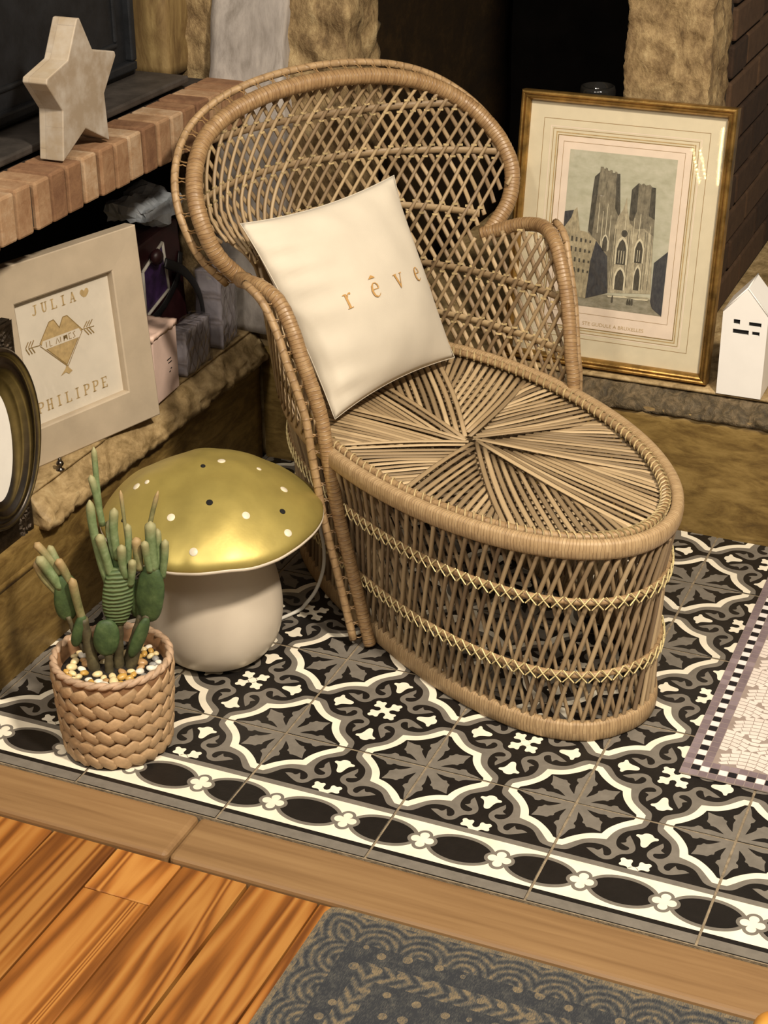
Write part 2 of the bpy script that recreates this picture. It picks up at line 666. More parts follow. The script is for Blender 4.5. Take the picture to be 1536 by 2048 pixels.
def tile_mesh(border=False):
    mb = MB()
    L = T - GAP
    h = L / 2
    mb.box((-h, -h, -0.011), (h, h, 0.0), 0)
    E = 0.00012

    def put(pts, layer, mi):
        mb.poly(ccw([((x - 0.5) * L, (y - 0.5) * L) for x, y in pts]), E * layer, mi)
    lay = {0: 1, 1: 2, 2: 3, 3: 4}
    for cx in (0, 1):
        for cy in ((1,) if border else (0, 1)):
            for i, (pts, mi) in enumerate(quarter_shapes()):
                q = [(x if cx == 0 else 1 - x, y if cy == 0 else 1 - y) for x, y in pts]
                put(q, i + 1, mi)
    lil = [lambda x, y: (x, y), lambda x, y: (x, 1 - y), lambda x, y: (y, x), lambda x, y: (1 - y, x)]
    for i, f in enumerate(lil):
        if border and i != 1:
            continue
        put([f(x, y) for x, y in LILY], 1, 2)
    for k in range(4):
        if border and k in (2, 3):
            continue
        put(cross_arm(k), 1, 2)
    c = [(0.5 + 0.034 * math.cos(R(a)), 0.5 + 0.034 * math.sin(R(a))) for a in range(0, 360, 30)]
    if border:
        c = [(0.5 + 0.034 * math.cos(R(a)), 0.5 + 0.034 * math.sin(R(a))) for a in range(0, 181, 20)]
    put(c, 1, 2)
    if border:
        rect = lambda a, b: [(0, a), (1, a), (1, b), (0, b)]
        put(rect(0.455, 0.5), 6, 1)
        put(rect(0.115, 0.455), 6, 2)
        put(rect(0.078, 0.115), 6, 0)
        put(rect(0.0, 0.078), 6, 1)
        for cx, a0, a1 in ((0.5, 0, 360), (0.0, -90, 90), (1.0, 90, 270)):
            for rx, ry, ly, mi in ((0.222, 0.140, 7, 1), (0.196, 0.113, 8, 0)):
                put(arcpts(cx, 0.285, rx, ry, a0, a1, 40), ly, mi)
        for cx in (0.25, 0.75):
            for rr, d, ly, mi in ((0.050, 0.046, 9, 1), (0.030, 0.044, 10, 2)):
                n = 64
                pts = []
                for i in range(n):
                    a = 2 * PI * i / n
                    k = round(a / (PI / 2)) * PI / 2
                    b = a - k
                    # outline of the union of four discs around the centre
                    r = d * math.cos(b) + math.sqrt(max(1e-9, rr * rr - (d * math.sin(b)) ** 2))
                    pts.append((cx + r * math.cos(a), 0.285 + r * math.sin(a)))
                put(pts, ly, mi)
    return mb.mesh('border_tile' if border else 'tile', ['tile_black', 'tile_grey', 'tile_white'])


floor = MB()
floor.box((-1.4, -0.2, -0.05), (2.2, 1.2, -0.0008))
floor = tag(floor.build('floor', 'grout'), kind='structure')
TM, TB = tile_mesh(), tile_mesh(True)
for i in range(-3, 6):
    for j in range(-1, 4):
        o = link('border_tile' if j == -1 else 'tile', TB if j == -1 else TM, floor)
        o.location = ((i + 0.5) * T, (j + 0.5) * T, random.uniform(-0.0003, 0.0002))
        o.rotation_euler = (random.uniform(-0.001, 0.001), random.uniform(-0.001, 0.001), 0)

# threshold boards between the tiles and the pine floor
for k, (x0, x1) in enumerate(((-1.4, -0.0205), (-0.0185, 2.2))):
    o = bbox('trim_%d' % (k + 1), (x0, -0.2865, -0.05), (x1, -0.2015, 0.0015 - 0.0006 * k), 'oak_trim', None, 0.007, 3)
    tag(o, kind='structure')

# pine boards
pf = MB()
pf.box((-1.4, -2.6, -0.07), (2.2, -0.285, -0.03))
pf = tag(pf.build('floor.001', 'subfloor'), kind='structure')
PW = 0.0896
X0 = -0.178 - PW * 13
k = 0
while X0 + k * PW < 2.1:
    xa, xb = X0 + k * PW + 0.0012, X0 + (k + 1) * PW - 0.0012
    gap = 0.0022 if k == 15 else 0.0
    xb -= gap
    cuts = [-0.2875]
    y = -0.2875
    if k == 14:
        cuts.append(-0.365)
    elif k == 13:
        cuts.append(-0.62)
    while cuts[-1] > -2.5:
        cuts.append(cuts[-1] - random.uniform(0.9, 1.5))
    for a, b in zip(cuts, cuts[1:]):
        dz = random.uniform(-0.0008, 0.0005)
        bbox('plank', (xa, max(b, -2.6) + 0.0004, -0.034), (xb, a - 0.0004, -0.007 + dz), 'pine', pf, 0.0012, 1)
    k += 1

# ------------------------------------------------------------------ stone benches (an L along the hearth)
LZ = 0.24


def edge_fn(axis, sgn, front):
    """rough, rounded front edge of a ledge slab"""
    def f(p, n, s):
        d = (p[axis] - front) * sgn          # <= 0 inside the slab
        e = clamp(1 + d / 0.045, 0, 1)
        t = clamp((p.z - (LZ - 0.045)) / 0.045, 0, 1)
        q = Vector((p.x * 30, p.y * 30, p.z * 30))
        ch = noise.fractal(q * 1.7, 0.8, 2.1, 4) * 0.0065 + noise.cell(q * 1.6) * 0.002
        v = Vector((0, 0, 0))
        v[axis] = sgn * (ch * e - 0.016 * t * t * e)
        v.z = -0.020 * e * e * t + ch * 0.4 * e * (1 - t)
        if t > 0.9 and e < 0.35:
            v.z -= s                          # the top stays flat where things stand
        return v
    return f


bench = empty('stone_bench', (-0.6, 0.3, 0), 0, 'brown stone bench with a rough ledge along the left, under the brick shelf', 'stone bench')


def child(o, par):
    o.parent = par
    o.matrix_parent_inverse = par.matrix_world.inverted() if False else Matrix.Translation(-Vector(par.location)) if par.rotation_euler.z == 0 else (Matrix.Translation(par.location) @ Matrix.Rotation(par.rotation_euler.z, 4, 'Z')).inverted()
    return o


child(rock_box('front_slab', (-0.80, -0.90, -0.02), (-0.4095, 0.757, LZ - 0.047), 'bench_stone', None, 0.02, 0.0015, 10), bench)
child(rock_box('ledge_slab', (-0.80, 0.0735, LZ - 0.05), (-0.392, 0.757, LZ), 'ledge_stone', None, 0.0075, 0.0025, 30, edge_fn(0, 1, -0.392)), bench)
child(rock_box('step_slab', (-0.80, -0.90, 0.140), (-0.4085, 0.0715, 0.1515), 'bench_stone', None, 0.02, 0.001, 10), bench)

bench2 = empty('stone_bench', (0.4, 1.1, 0), 0, 'olive brown stone bench with a rough ledge under the gilt frame', 'stone bench')
child(rock_box('front_slab', (-0.4065, 0.7625, -0.02), (1.6, 1.20, LZ - 0.034), 'bench_stone', None, 0.02, 0.0012, 10), bench2)
child(rock_box('ledge_slab', (-0.384, 0.757, LZ - 0.037), (1.6, 1.615, LZ), 'ledge_rough', None, 0.0085, 0.002, 30, edge_fn(1, -1, 0.757)), bench2)
child(rock_box('corner_slab', (-0.80, 0.772, 0.0), (-0.384, 0.90, LZ), 'ledge_stone', None, 0.03, 0.001, 10), bench2)
# honey coloured flat top of the ledges
for nm, lo, hi, par in (('ledge_top', (-0.79, 0.078, LZ - 0.004), (-0.420, 0.756, LZ + 0.0004), bench), ('ledge_top', (-0.38, 0.782, LZ - 0.004), (1.6, 1.612, LZ + 0.0004), bench2)):
    child(rock_box(nm, lo, hi, 'ledge_stone', None, 0.03, 0.0, 10), par)

# ------------------------------------------------------------------ walls and stonework behind
def wall(name, lo, hi, mat):
    mb = MB()
    mb.box(lo, hi)
    return tag(mb.build(name, mat), kind='structure')


wall('wall_left', (-1.0, -0.9, 0.0), (-0.80, 1.2, 1.9), 'wall_dark')
wall('wall_niche', (-0.80, 0.905, LZ), (-0.43, 1.2, 1.9), 'wall_dark')
wall('wall_back', (-0.9, 1.62, 0.0), (0.14, 1.70, 1.9), 'soot')
tag(rock_box('wall_hearth', (-0.42, 0.872, LZ), (-0.262, 1.62, 1.9), 'soot_wall', None, 0.05, 0.006, 8), kind='structure')
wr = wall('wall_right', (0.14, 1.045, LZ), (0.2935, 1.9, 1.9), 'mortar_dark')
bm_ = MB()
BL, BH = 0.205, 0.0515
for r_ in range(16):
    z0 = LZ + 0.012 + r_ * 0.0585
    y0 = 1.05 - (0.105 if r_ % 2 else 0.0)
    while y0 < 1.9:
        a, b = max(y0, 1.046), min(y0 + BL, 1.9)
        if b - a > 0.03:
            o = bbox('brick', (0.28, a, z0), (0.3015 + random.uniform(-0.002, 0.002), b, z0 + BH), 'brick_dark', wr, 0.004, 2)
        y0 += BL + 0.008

pil = empty('stone_pillar', (-0.40, 0.80, LZ), 0, 'rough stone corner pillar of grey and brown blocks behind the wicker chair back', 'pillar')


def flare(p, n, s):
    return Vector((0, 0, 0))


child(rock_box('stone_block', (-0.600, 0.705, 0.667), (-0.523, 0.86, 1.9), 'yellow_stone', None, 0.016, 0.003, 14, seed=3), pil)
child(rock_box('stone_block', (-0.56, 0.770, LZ), (-0.455, 0.90, 1.9), 'brown_stone', None, 0.010, 0.008, 30, seed=8), pil)
child(rock_box('stone_block', (-0.47, 0.766, LZ), (-0.345, 0.90, 1.9), 'grey_stone', None, 0.013, 0.006, 9, seed=1,
               fn=lambda p, n, s: Vector((0, -0.022 * clamp((0.80 - p.z) / 0.14, 0, 1) if p.y < 0.8 else 0, 0))), pil)
child(rock_box('stone_block', (-0.355, 0.776, LZ), (-0.243, 0.90, 1.9), 'brown_stone', None, 0.009, 0.011, 28, seed=5), pil)

colm = empty('stone_column', (0.23, 0.97, LZ), 0, 'rough tan stone column behind the top of the gilt frame', 'column')
child(rock_box('column_block', (0.166, 0.905, LZ), (0.296, 1.04, 1.9), 'brown_stone', None, 0.007, 0.0065, 40, seed=11), colm)

# brick shelf
sh = empty('brick_shelf', (-0.46, 0.3, 0.63), 0, 'shelf edge of upright orange bricks below the black iron stove', 'shelf')
BP = 0.0408
y0 = 0.0965 - BP * 26
kk = 0
mort = MB()
mort.box((-0.60, -0.9, 0.604), (-0.414, 0.758, 0.6575))
child(mort.build('mortar_bed', 'mortar_dark'), sh)
while y0 + kk * BP < 0.74:
    a = y0 + kk * BP
    j = lambda q: random.uniform(-q, q)
    o = bbox('brick', (-0.478, a + 0.0026, 0.598 + j(0.0015)), (-0.408 + j(0.002), a + BP - 0.0026, 0.6645 + j(0.0012)), 'brick', None, 0.0035, 2)
    o.rotation_euler = (j(0.012), j(0.01), j(0.012))
    child(o, sh)
    kk += 1

# black cast iron stove standing on the shelf
st = empty('iron_stove', (-0.55, 0.4, 0.6665), 0, 'black cast iron stove front behind the wooden star', 'stove')
child(bbox('base_plate', (-0.70, -0.7, 0.6675), (-0.478, 0.69, 0.679), 'iron_base', None, 0.003, 2), st)
child(bbox('body', (-0.70, -0.7, 0.679), (-0.560, 0.67, 1.6), 'iron', None, 0.004, 2), st)
for lo, hi in (((-0.566, 0.205, 0.690), (-0.548, 0.655, 0.704)), ((-0.566, 0.641, 0.704), (-0.548, 0.655, 1.5)), ((-0.566, 0.205, 0.704), (-0.548, 0.219, 1.5)),
               ((-0.566, 0.245, 0.730), (-0.556, 0.615, 0.738)), ((-0.566, 0.607, 0.738), (-0.556, 0.615, 1.5)), ((-0.566, 0.245, 0.738), (-0.556, 0.253, 1.5))):
    child(bbox('moulding', lo, hi, 'iron', None, 0.003, 2), st)
prof = [(0.036, 0.679), (0.038, 0.690), (0.034, 0.698), (0.026, 0.704), (0.028, 0.712), (0.024, 0.720), (0.018, 0.730), (0.017, 0.80), (0.017, 1.55)]
mb = lathe(MB(), [(r_, z - 0.679) for r_, z in prof], 32)
o = mb.build('corner_post', 'iron', None, True)
o.location = (-0.535, 0.165, 0.679)
child(o, st)
# ------------------------------------------------------------------ wicker peacock chair
cane('cane_wrap', '#6b5137', '#91734f', '#ac9069', 0.0056, 0.42, 0.05)
cane('cane_band', '#8a7050', '#ab8f69', '#c4aa83', 0.0042, 0.55, 0.05)
cane('cane_outer', '#7a6042', '#9d815d', '#b89c75', 0.014, 0.5, 0.05)
cane('strand', '#6f5b45', '#968062', '#b8a17d', 0, 0.5, 0.55)
cane('strand_back', '#735e46', '#9b8463', '#baa27c', 0, 0.5, 0.45)
cane('seat_strand', '#7d6a50', '#a78f6c', '#c8b08a', 0, 0.5, 0.5)
plain('straw_tie', '#dccb95', 0.5, 0.15, 50)
plain('lace', '#8d6f48', 0.5, 0.2, 60)
plain('lace_pale', '#b39f74', 0.5, 0.25, 60)

CU = (0.103, 0.393, 0.0)
CA = R(-36.26)
chair = empty('wicker_chair', CU, CA, 'brown woven rattan peacock chair with a rounded back and long oval seat', 'chair')


def sup(a, b, t, n=2.0):
    c, s = math.cos(t), math.sin(t)
    return (a * math.copysign(abs(c) ** (2 / n), c), b * math.copysign(abs(s) ** (2 / n), s))


PZ = [0.0, 0.10, 0.213, 0.28, 0.30]
PA = [0.383, 0.380, 0.386, 0.396, 0.400]
PB = [0.158, 0.168, 0.187, 0.207, 0.213]
PN = [2.4, 2.3, 2.1, 2.0, 2.0]


def ring(z, off=0.0, N=180):
    a, b, n = interp(z, PZ, PA) + off, interp(z, PZ, PB) + off, interp(z, PZ, PN)
    return [Vector((*sup(a, b, 2 * PI * i / N, n), z)) for i in range(N)]


def ringlen(z, off=0.0):
    """arc-length table of a ring -> function s (0..1) -> point"""
    P = ring(z, off, 360)
    P.append(P[0])
    L = np.concatenate([[0], np.cumsum([(b - a).length for a, b in zip(P, P[1:])])])
    L = L / L[-1]

    def f(s):
        s = s % 1.0
        k = min(int(np.searchsorted(L, s, side='right')) - 1, 359)
        return P[k].lerp(P[k + 1], (s - L[k]) / (L[k + 1] - L[k]))
    return f


UPZ = (0, 0, 1)
tube('base_band', ring(0.0150, -0.004), 0.0072, 'cane_band', chair, 10, True, UPZ, 0.0150, power=3.0)
tube('seat_rim', ring(0.2905, -0.006), 0.0085, 'cane_band', chair, 12, True, UPZ, 0.0132, power=3.0)
tube('seat_edge_pole', [Vector((*sup(0.374, 0.189, 2 * PI * i / 160), 0.2985)) for i in range(160)], 0.0055, 'cane_outer', chair, 8, True)
ties = MB()
for i in range(150):
    t = 2 * PI * i / 150
    p = Vector((*sup(0.374, 0.189, t), 0.2985))
    q = Vector((*sup(0.374, 0.189, t + 0.02), 0.2985))
    d = (q - p).normalized()
    s_ = Vector((d.y, -d.x, 0))
    loop = [p + s_ * (0.0068 * math.cos(a)) + Vector((0, 0, 0.0068 * math.sin(a))) + d * (0.004 * math.cos(a)) for a in np.linspace(0, 2 * PI, 9)[:-1]]
    sweep(ties, loop, 0.0013, None, 4, True)
tag(ties.build('edge_ties', 'lace_pale', chair), kind='stuff')

# lattice of the base: an outer family leaning one way and an inner one leaning the other
ZL = [0.010, 0.055, 0.103, 0.158, 0.213, 0.250, 0.284]
FO = [ringlen(z, -0.003) for z in ZL]
FI = [ringlen(z, -0.011) for z in ZL]
NB = 112
for fam, (F, sg) in enumerate(((FO, 1), (FI, -1))):
    for i in range(NB):
        s0 = (i + random.uniform(-0.16, 0.16)) / NB
        path = [F[k](s0 + sg * 0.0400 * (z - ZL[0]) / 0.27) for k, z in enumerate(ZL)]
        tube('base_strand', catmull(path, 2), random.uniform(0.0027, 0.0034), 'strand', chair, 6)
for z in (0.103, 0.213):
    tube('base_hoop', ring(z, 0.0008), 0.0046, 'cane_outer', chair, 8, True, UPZ)
    f = ringlen(z, 0.0060)
    X = MB()
    for sgn in (-1, 1):
        sweep(X, [(-0.0072, 0, -0.0088 * sgn), (0, 0.0012, 0), (0.0072, 0, 0.0088 * sgn)], 0.0010, None, 4)
    xm = X.mesh('cross_tie', 'straw_tie')
    for i in range(NB):
        s0 = (i + 0.5) / NB + 0.0400 * (z - ZL[0]) / 0.27
        p = f(s0)
        q = f(s0 + 0.002) - f(s0 - 0.002)
        o = link('cross_tie', xm, chair)
        o.location = p
        o.rotation_euler = (0, 0, math.atan2(q.y, q.x) + PI)

# pinwheel of flat strands on the seat
HUB = Vector((0.030, -0.012, 0))
NS, PER = 10, 14


def rim_pt(th):
    d = Vector((math.cos(th), math.sin(th), 0))
    a, b = 0.381, 0.195
    A = (d.x / a) ** 2 + (d.y / b) ** 2
    B = 2 * (HUB.x * d.x / a ** 2 + HUB.y * d.y / b ** 2)
    C_ = (HUB.x / a) ** 2 + (HUB.y / b) ** 2 - 1
    r = (-B + math.sqrt(B * B - 4 * A * C_)) / (2 * A)
    return HUB + d * r


# spread the sector edges evenly along the oval
tt = np.linspace(0, 2 * PI, 721)
pp = [rim_pt(t) for t in tt]
ll = np.concatenate([[0], np.cumsum([(b - a).length for a, b in zip(pp, pp[1:])])])
ll /= ll[-1]
ang = lambda s: float(np.interp(s % 1.0, ll, tt))
for k in range(NS):
    for j in range(PER):
        f = j / PER
        s = (k + f) / NS + 0.02
        p = rim_pt(ang(s))
        e1 = rim_pt(ang((k + 1) / NS + 0.02))
        inner = HUB + (e1 - HUB) * (0.045 + 0.80 * f ** 1.15) if j else HUB + (e1 - HUB) * 0.035
        zi = 0.2880 - 0.0016 * (1 if j else 0)
        zo = 0.2895
        d = p - inner
        side = Vector((-d.y, d.x, 0)).normalized()
        bow = 0.020 * d.length * (1 - f)
        n = 7
        path = []
        for q in range(n):
            t = q / (n - 1)
            z = lerp(zi, zo, t) + (0.0045 * (1 - t) * (1 - f) if j < 2 else 0.003 * t * (1 - t)) + 0.0008 * math.sin(5 * t + j)
            path.append(inner.lerp(p, t) - side * (bow * math.sin(PI * t)) + Vector((0, 0, z)))
        wd = random.uniform(0.0040, 0.0049)
        tube('seat_strand', path, [wd * lerp(0.8, 1.0, q / (n - 1)) for q in range(n)], 'seat_strand', chair, 6, False, UPZ, 0.0013)
mb = MB()
pts = [Vector((*sup(0.372, 0.186, 2 * PI * i / 96), 0.2730)) for i in range(96)]
# sparse second layer under the pinwheel
for i in range(46):
    u = -0.36 + 0.72 * (i + 0.5) / 46
    v = 0.186 * math.sqrt(max(0, 1 - (u / 0.372) ** 2))
    tube('under_strand', [(u - 0.03, -v * 0.97, 0.276), (u, 0, 0.274), (u + 0.03, v * 0.97, 0.276)], 0.0044, 'strand', chair, 6, False, UPZ, 0.0015)

# back hoop and arms, right half (u, v, z); mirrored for the left
HOOP = [(-0.3780, 0.0, 0.7125), (-0.3780, 0.040, 0.7112), (-0.3765, 0.080, 0.7075), (-0.3745, 0.1232, 0.6995), (-0.3705, 0.1707, 0.6840), (-0.3586, 0.2122, 0.6612),
        (-0.3342, 0.2419, 0.6325), (-0.3056, 0.2593, 0.5986), (-0.2795, 0.2620, 0.5602), (-0.2660, 0.2470, 0.5161), (-0.2630, 0.2120, 0.4760)]
ARMP = [(-0.2700, 0.2020, 0.4720), (-0.2480, 0.2190, 0.4810), (-0.2200, 0.2350, 0.4940), (-0.1850, 0.2430, 0.5025), (-0.1505, 0.2385, 0.5045), (-0.1162, 0.2303, 0.4923),
        (-0.0901, 0.2248, 0.4596), (-0.0707, 0.2210, 0.4212), (-0.0539, 0.2150, 0.3830), (-0.0402, 0.2100, 0.3436), (-0.0300, 0.2090, 0.3019), (-0.0160, 0.1990, 0.20), (0.0020, 0.1850, 0.10), (0.022, 0.1740, 0.006)]
hoop_half = [Vector(p) for p in HOOP]
hoop = [Vector((p.x, -p.y, p.z)) for p in hoop_half[:0:-1]] + hoop_half


def wrapped(name, ctrl, r0, r1, mat, step=0.0031, bulge=0.03, parent=chair):
    P = resample(catmull(ctrl, 8), step)
    n = len(P)
    rr = []
    for i in range(n):
        t = i / (n - 1)
        rr.append((lerp(r0, r1, t)) * (1 + random.uniform(-bulge, bulge) + (0.016 if i % 2 else -0.012)))
    return tube(name, P, rr, mat, parent, 12)


wrapped('back_hoop', hoop, 0.0122, 0.0122, 'cane_wrap')
for sg in (1, -1):
    wrapped('arm_pole', [Vector((u, v * sg, z)) for u, v, z in ARMP], 0.0112, 0.0088, 'cane_wrap')

# thin outer pole laced to the hoop and arms
def offset_path(ctrl, out, back):
    P = resample(catmull(ctrl, 8), 0.012)
    Q = []
    for i, p in enumerate(P):
        t = (P[min(i + 1, len(P) - 1)] - P[max(i - 1, 0)]).normalized()
        Q.append((p, t))
    return Q


def lacing(ctrl, outward, back, dist, trim=(0, 0)):
    Q = offset_path(ctrl, 0, 0)
    Q = Q[trim[0]:len(Q) - trim[1]]
    outer, dirs = [], []
    for p, t in Q:
        o = outward(p, t)
        o = (o - t * o.dot(t)).normalized()
        d = (o * dist + Vector((back, 0, 0)))
        outer.append(p + d)
        dirs.append((p, t, d))
    tube('outer_pole', outer, 0.0058, 'cane_outer', chair, 8)
    step = 2
    for i in range(1, len(dirs) - 1, step):
        p, t, d = dirs[i]
        c = p + d * 0.60
        e = d.normalized()
        nrm = t.cross(e)
        loop = [c + t * (0.0112 * math.cos(a)) + e * (d.length * 0.40 * math.sin(a)) + nrm * (0.0018 * math.cos(2 * a)) for a in np.linspace(0, 2 * PI, 13)[:-1]]
        tube('lacing_loop', loop, 0.0011, 'lace', chair, 4, True, smooth=False)


def out_hoop(p, t):
    return Vector((-0.25, p.y * 1.0, (p.z - 0.58) * 1.6)) if True else None


lacing(hoop, out_hoop, -0.012, 0.0225)
for sg in (1, -1):
    lacing([Vector((u, v * sg, z)) for u, v, z in ARMP[3:]], lambda p, t, sg=sg: Vector((-0.55, sg, 0.25)), -0.002, 0.0205, (2, 1))

# curved lattice of the back
SZ = [0.28, 0.40, 0.46, 0.49, 0.51, 0.56, 0.60, 0.66, 0.70, 0.72]
SA = [0.396, 0.408, 0.412, 0.414, 0.414, 0.412, 0.408, 0.398, 0.388, 0.380]
SB = [0.205, 0.222, 0.230, 0.240, 0.258, 0.345, 0.385, 0.450, 0.470, 0.480]


def shell(phi, z, off=0.0):
    a, b = interp(z, SZ, SA) + off, interp(z, SZ, SB) + off
    return Vector((-a * math.cos(phi), b * math.sin(phi), z))


def phi_of(s, z):
    """signed arc length from the middle of the back -> angle, at height z"""
    a, b = interp(z, SZ, SA), interp(z, SZ, SB)
    sg = 1 if s >= 0 else -1
    s = abs(s)
    tab = PHI.setdefault(round(z, 3), None)
    if tab is None:
        ph = np.linspace(0, 1.75, 90)
        x, y = a * np.cos(ph), b * np.sin(ph)
        L = np.concatenate([[0], np.cumsum(np.hypot(np.diff(x), np.diff(y)))])
        tab = PHI[round(z, 3)] = (L, ph)
    return sg * float(np.interp(s, tab[0], tab[1]))


PHI = {}
# outline of the back in (v-side angle, z): for each z the largest |v| the frame allows, from hoop and arms
OUTL = [(p.y, p.z, p.x) for p in hoop_half] + [(v, z, u) for u, v, z in ARMP[2:11]]


def inside(p):
    """p on the shell: is it within the frame outline"""
    z = p.z
    if z < 0.292 or z > 0.7118:
        return False
    v = abs(p.y)
    if z > 0.4765:
        # hoop region
        hz = [q.z for q in hoop_half][::-1]
        hv = [q.y for q in hoop_half][::-1]
        hv2 = float(np.interp(z, hz, hv))
        ok = v < hv2 and p.x < -0.262
        # arm region between notch and arm top
        if not ok and p.x > -0.262:
            ok = z < float(np.interp(p.x, [a[0] for a in ARMP[:11]], [a[2] for a in ARMP[:11]])) - 0.002
        return ok
    az = [a[2] for a in ARMP[3:11]][::-1]
    au = [a[0] for a in ARMP[3:11]][::-1]
    return p.x < float(np.interp(z, az, au))


KS = 0.62
zs = np.arange(0.288, 0.7135, 0.008)
for fam, (sg, off, sp) in enumerate(((1, 0.0, 0.0215), (-1, 0.0065, 0.0215))):
    n = 46
    for i in range(-n, n + 1):
        s0 = i * sp + random.uniform(-0.0022, 0.0022)
        run = []
        for z in list(zs) + [9]:
            ok = False
            if z < 9:
                s = s0 + sg * KS * (z - 0.48)
                lim = 0.62
                if abs(s) < lim:
                    p = shell(phi_of(s, round(float(z), 3)), float(z), off)
                    ok = inside(p)
            if ok:
                run.append(p)
            else:
                if len(run) >= 3:
                    if fam == 0:
                        tube('back_strand', run, random.uniform(0.0025, 0.0032), 'strand_back', chair, 6)
                    else:
                        tube('back_strand', run, 0.0036, 'strand_back', chair, 6, False, lambda k_, p_: Vector((p_.x, p_.y, 0)).normalized(), 0.0014)
                run = []
knots = MB()
for zr in (0.345, 0.420, 0.505, 0.585, 0.655):
    pts_ = []
    for s in np.arange(-0.56, 0.561, 0.012):
        p = shell(phi_of(s, zr), zr, 0.0032)
        if inside(p):
            pts_.append(p)
    # contiguous runs
    run = []
    for p in pts_ + [None]:
        if p is not None and (not run or (p - run[-1]).length < 0.03):
            run.append(p)
        else:
            if len(run) > 3:
                tube('cross_band', run, 0.0013, 'strand_back', chair, 6, False, UPZ, 0.0060)
            run = [p] if p is not None else []
    for dz in (-0.0085, 0.0085):
        z = zr + dz
        for i in range(-46, 47):
            s = i * 0.0215 + KS * (z - 0.48)
            if abs(s) > 0.6:
                continue
            p = shell(phi_of(s, round(z, 3)), z, -0.0012)
            if inside(p):
                e = Vector((-p.y, p.x, 0)).normalized()
                sweep(knots, [p - e * 0.0042, p, p + e * 0.0042], 0.0019, None, 5)
tag(knots.build('knots', 'lace_pale', chair), kind='stuff')

# ------------------------------------------------------------------ cushion
def cotton(name, c, var=0.05):
    t = NT(name)
    v = t.coord('Object')
    wv = t.noise(t.coord('Object', (900, 900, 900)), 1.0, 2, 0.5)
    big = t.noise(v, 16, 3, 0.5)
    b = srgb(c)
    col = t.ramp(big, [(0.3, tuple(x * (1 - var) for x in b[:3])), (0.7, tuple(min(1, x * (1 + var)) for x in b[:3]))])
    t.bump(wv, 0.15, 0.0008)
    t.b.inputs['Sheen Weight'].default_value = 0.15
    M[name] = t.set(col, 0.9, spec=0.2)


cotton('cream_cotton', '#cbc2b1')
plain('print_gold', '#b98f52', 0.7, 0.08, 80)

CBL, CBR = Vector((-0.072, 0.330, 0.306)), Vector((0.002, 0.612, 0.306))
CTL, CTR = Vector((-0.2300, 0.3700, 0.5620)), Vector((-0.1000, 0.6170, 0.5790))
cn = ((CBR - CBL).cross(CTL - CBL)).normalized()      # towards the viewer
cush_c = (CBL + CBR + CTL + CTR) / 4
cush = empty('cushion', cush_c, 0, 'square cream cotton cushion printed with rêve, leaning in the wicker chair', 'cushion')


def cush_pt(a, b, side, off=0.0):
    """a, b in 0..1 across and up; side +1 front, -1 back"""
    A, B = 2 * a - 1, 2 * b - 1
    pin = 0.075
    aa = 0.5 + 0.5 * A * (1 - pin * (1 - B * B) * abs(A) ** 1.5)
    bb = 0.5 + 0.5 * B * (1 - pin * (1 - A * A) * abs(B) ** 1.5)
    p = (CBL * (1 - aa) + CBR * aa) * (1 - bb) + (CTL * (1 - aa) + CTR * aa) * bb
    th = 0.050 * (max(0, 1 - A * A) ** 0.62) * (max(0, 1 - B * B) ** 0.62)
    edge = clamp((1 - abs(A)) * 6, 0, 1) * clamp((1 - abs(B)) * 6, 0, 1)
    wr = 0.0
    if side > 0:
        # short creases running in from the left seam, soft rolls elsewhere
        wr += 0.0065 * math.exp(-a * 8.0) * math.sin(b * 44 + 6 * a + 1.5 * math.sin(9 * b)) * edge
        wr += 0.0022 * math.exp(-(1 - b) * 5) * math.sin(a * 27 + 3 * b) * edge
        wr += 0.0024 * noise.noise(Vector((a * 5, b * 5, 0.3))) * edge
        th *= 1.0 + 0.10 * (0.5 - b)
    return p + cn * (side * (th + wr) + (off if side > 0 else 0)) - cush_c


NG = 44
mb = MB()
vs = [cush_pt(i / NG, j / NG, 1) for j in range(NG + 1) for i in range(NG + 1)]
vb = [cush_pt(i / NG, j / NG, -1) for j in range(NG + 1) for i in range(NG + 1)]
fs = []
W_ = NG + 1
for j in range(NG):
    for i in range(NG):
        k = j * W_ + i
        fs.append((k, k + 1, k + W_ + 1, k + W_))
mb.add(vs, fs)
mb.add(vb, [f[::-1] for f in fs])
me = mb.mesh('cushion_cover', 'cream_cotton', True)
bm = bmesh.new()
bm.from_mesh(me)
bmesh.ops.remove_doubles(bm, verts=bm.verts, dist=0.0002)
bm.to_mesh(me)
bm.free()
cover = link('cushion_cover', me, cush)
seam = [(i / 40, 0) for i in range(40)] + [(1, i / 40) for i in range(40)] + [(1 - i / 40, 1) for i in range(40)] + [(0, 1 - i / 40) for i in range(40)]
tube('seam', [cush_pt(a, b, 1) for a, b in seam], 0.0006, 'cream_cotton', cover, 5, True)


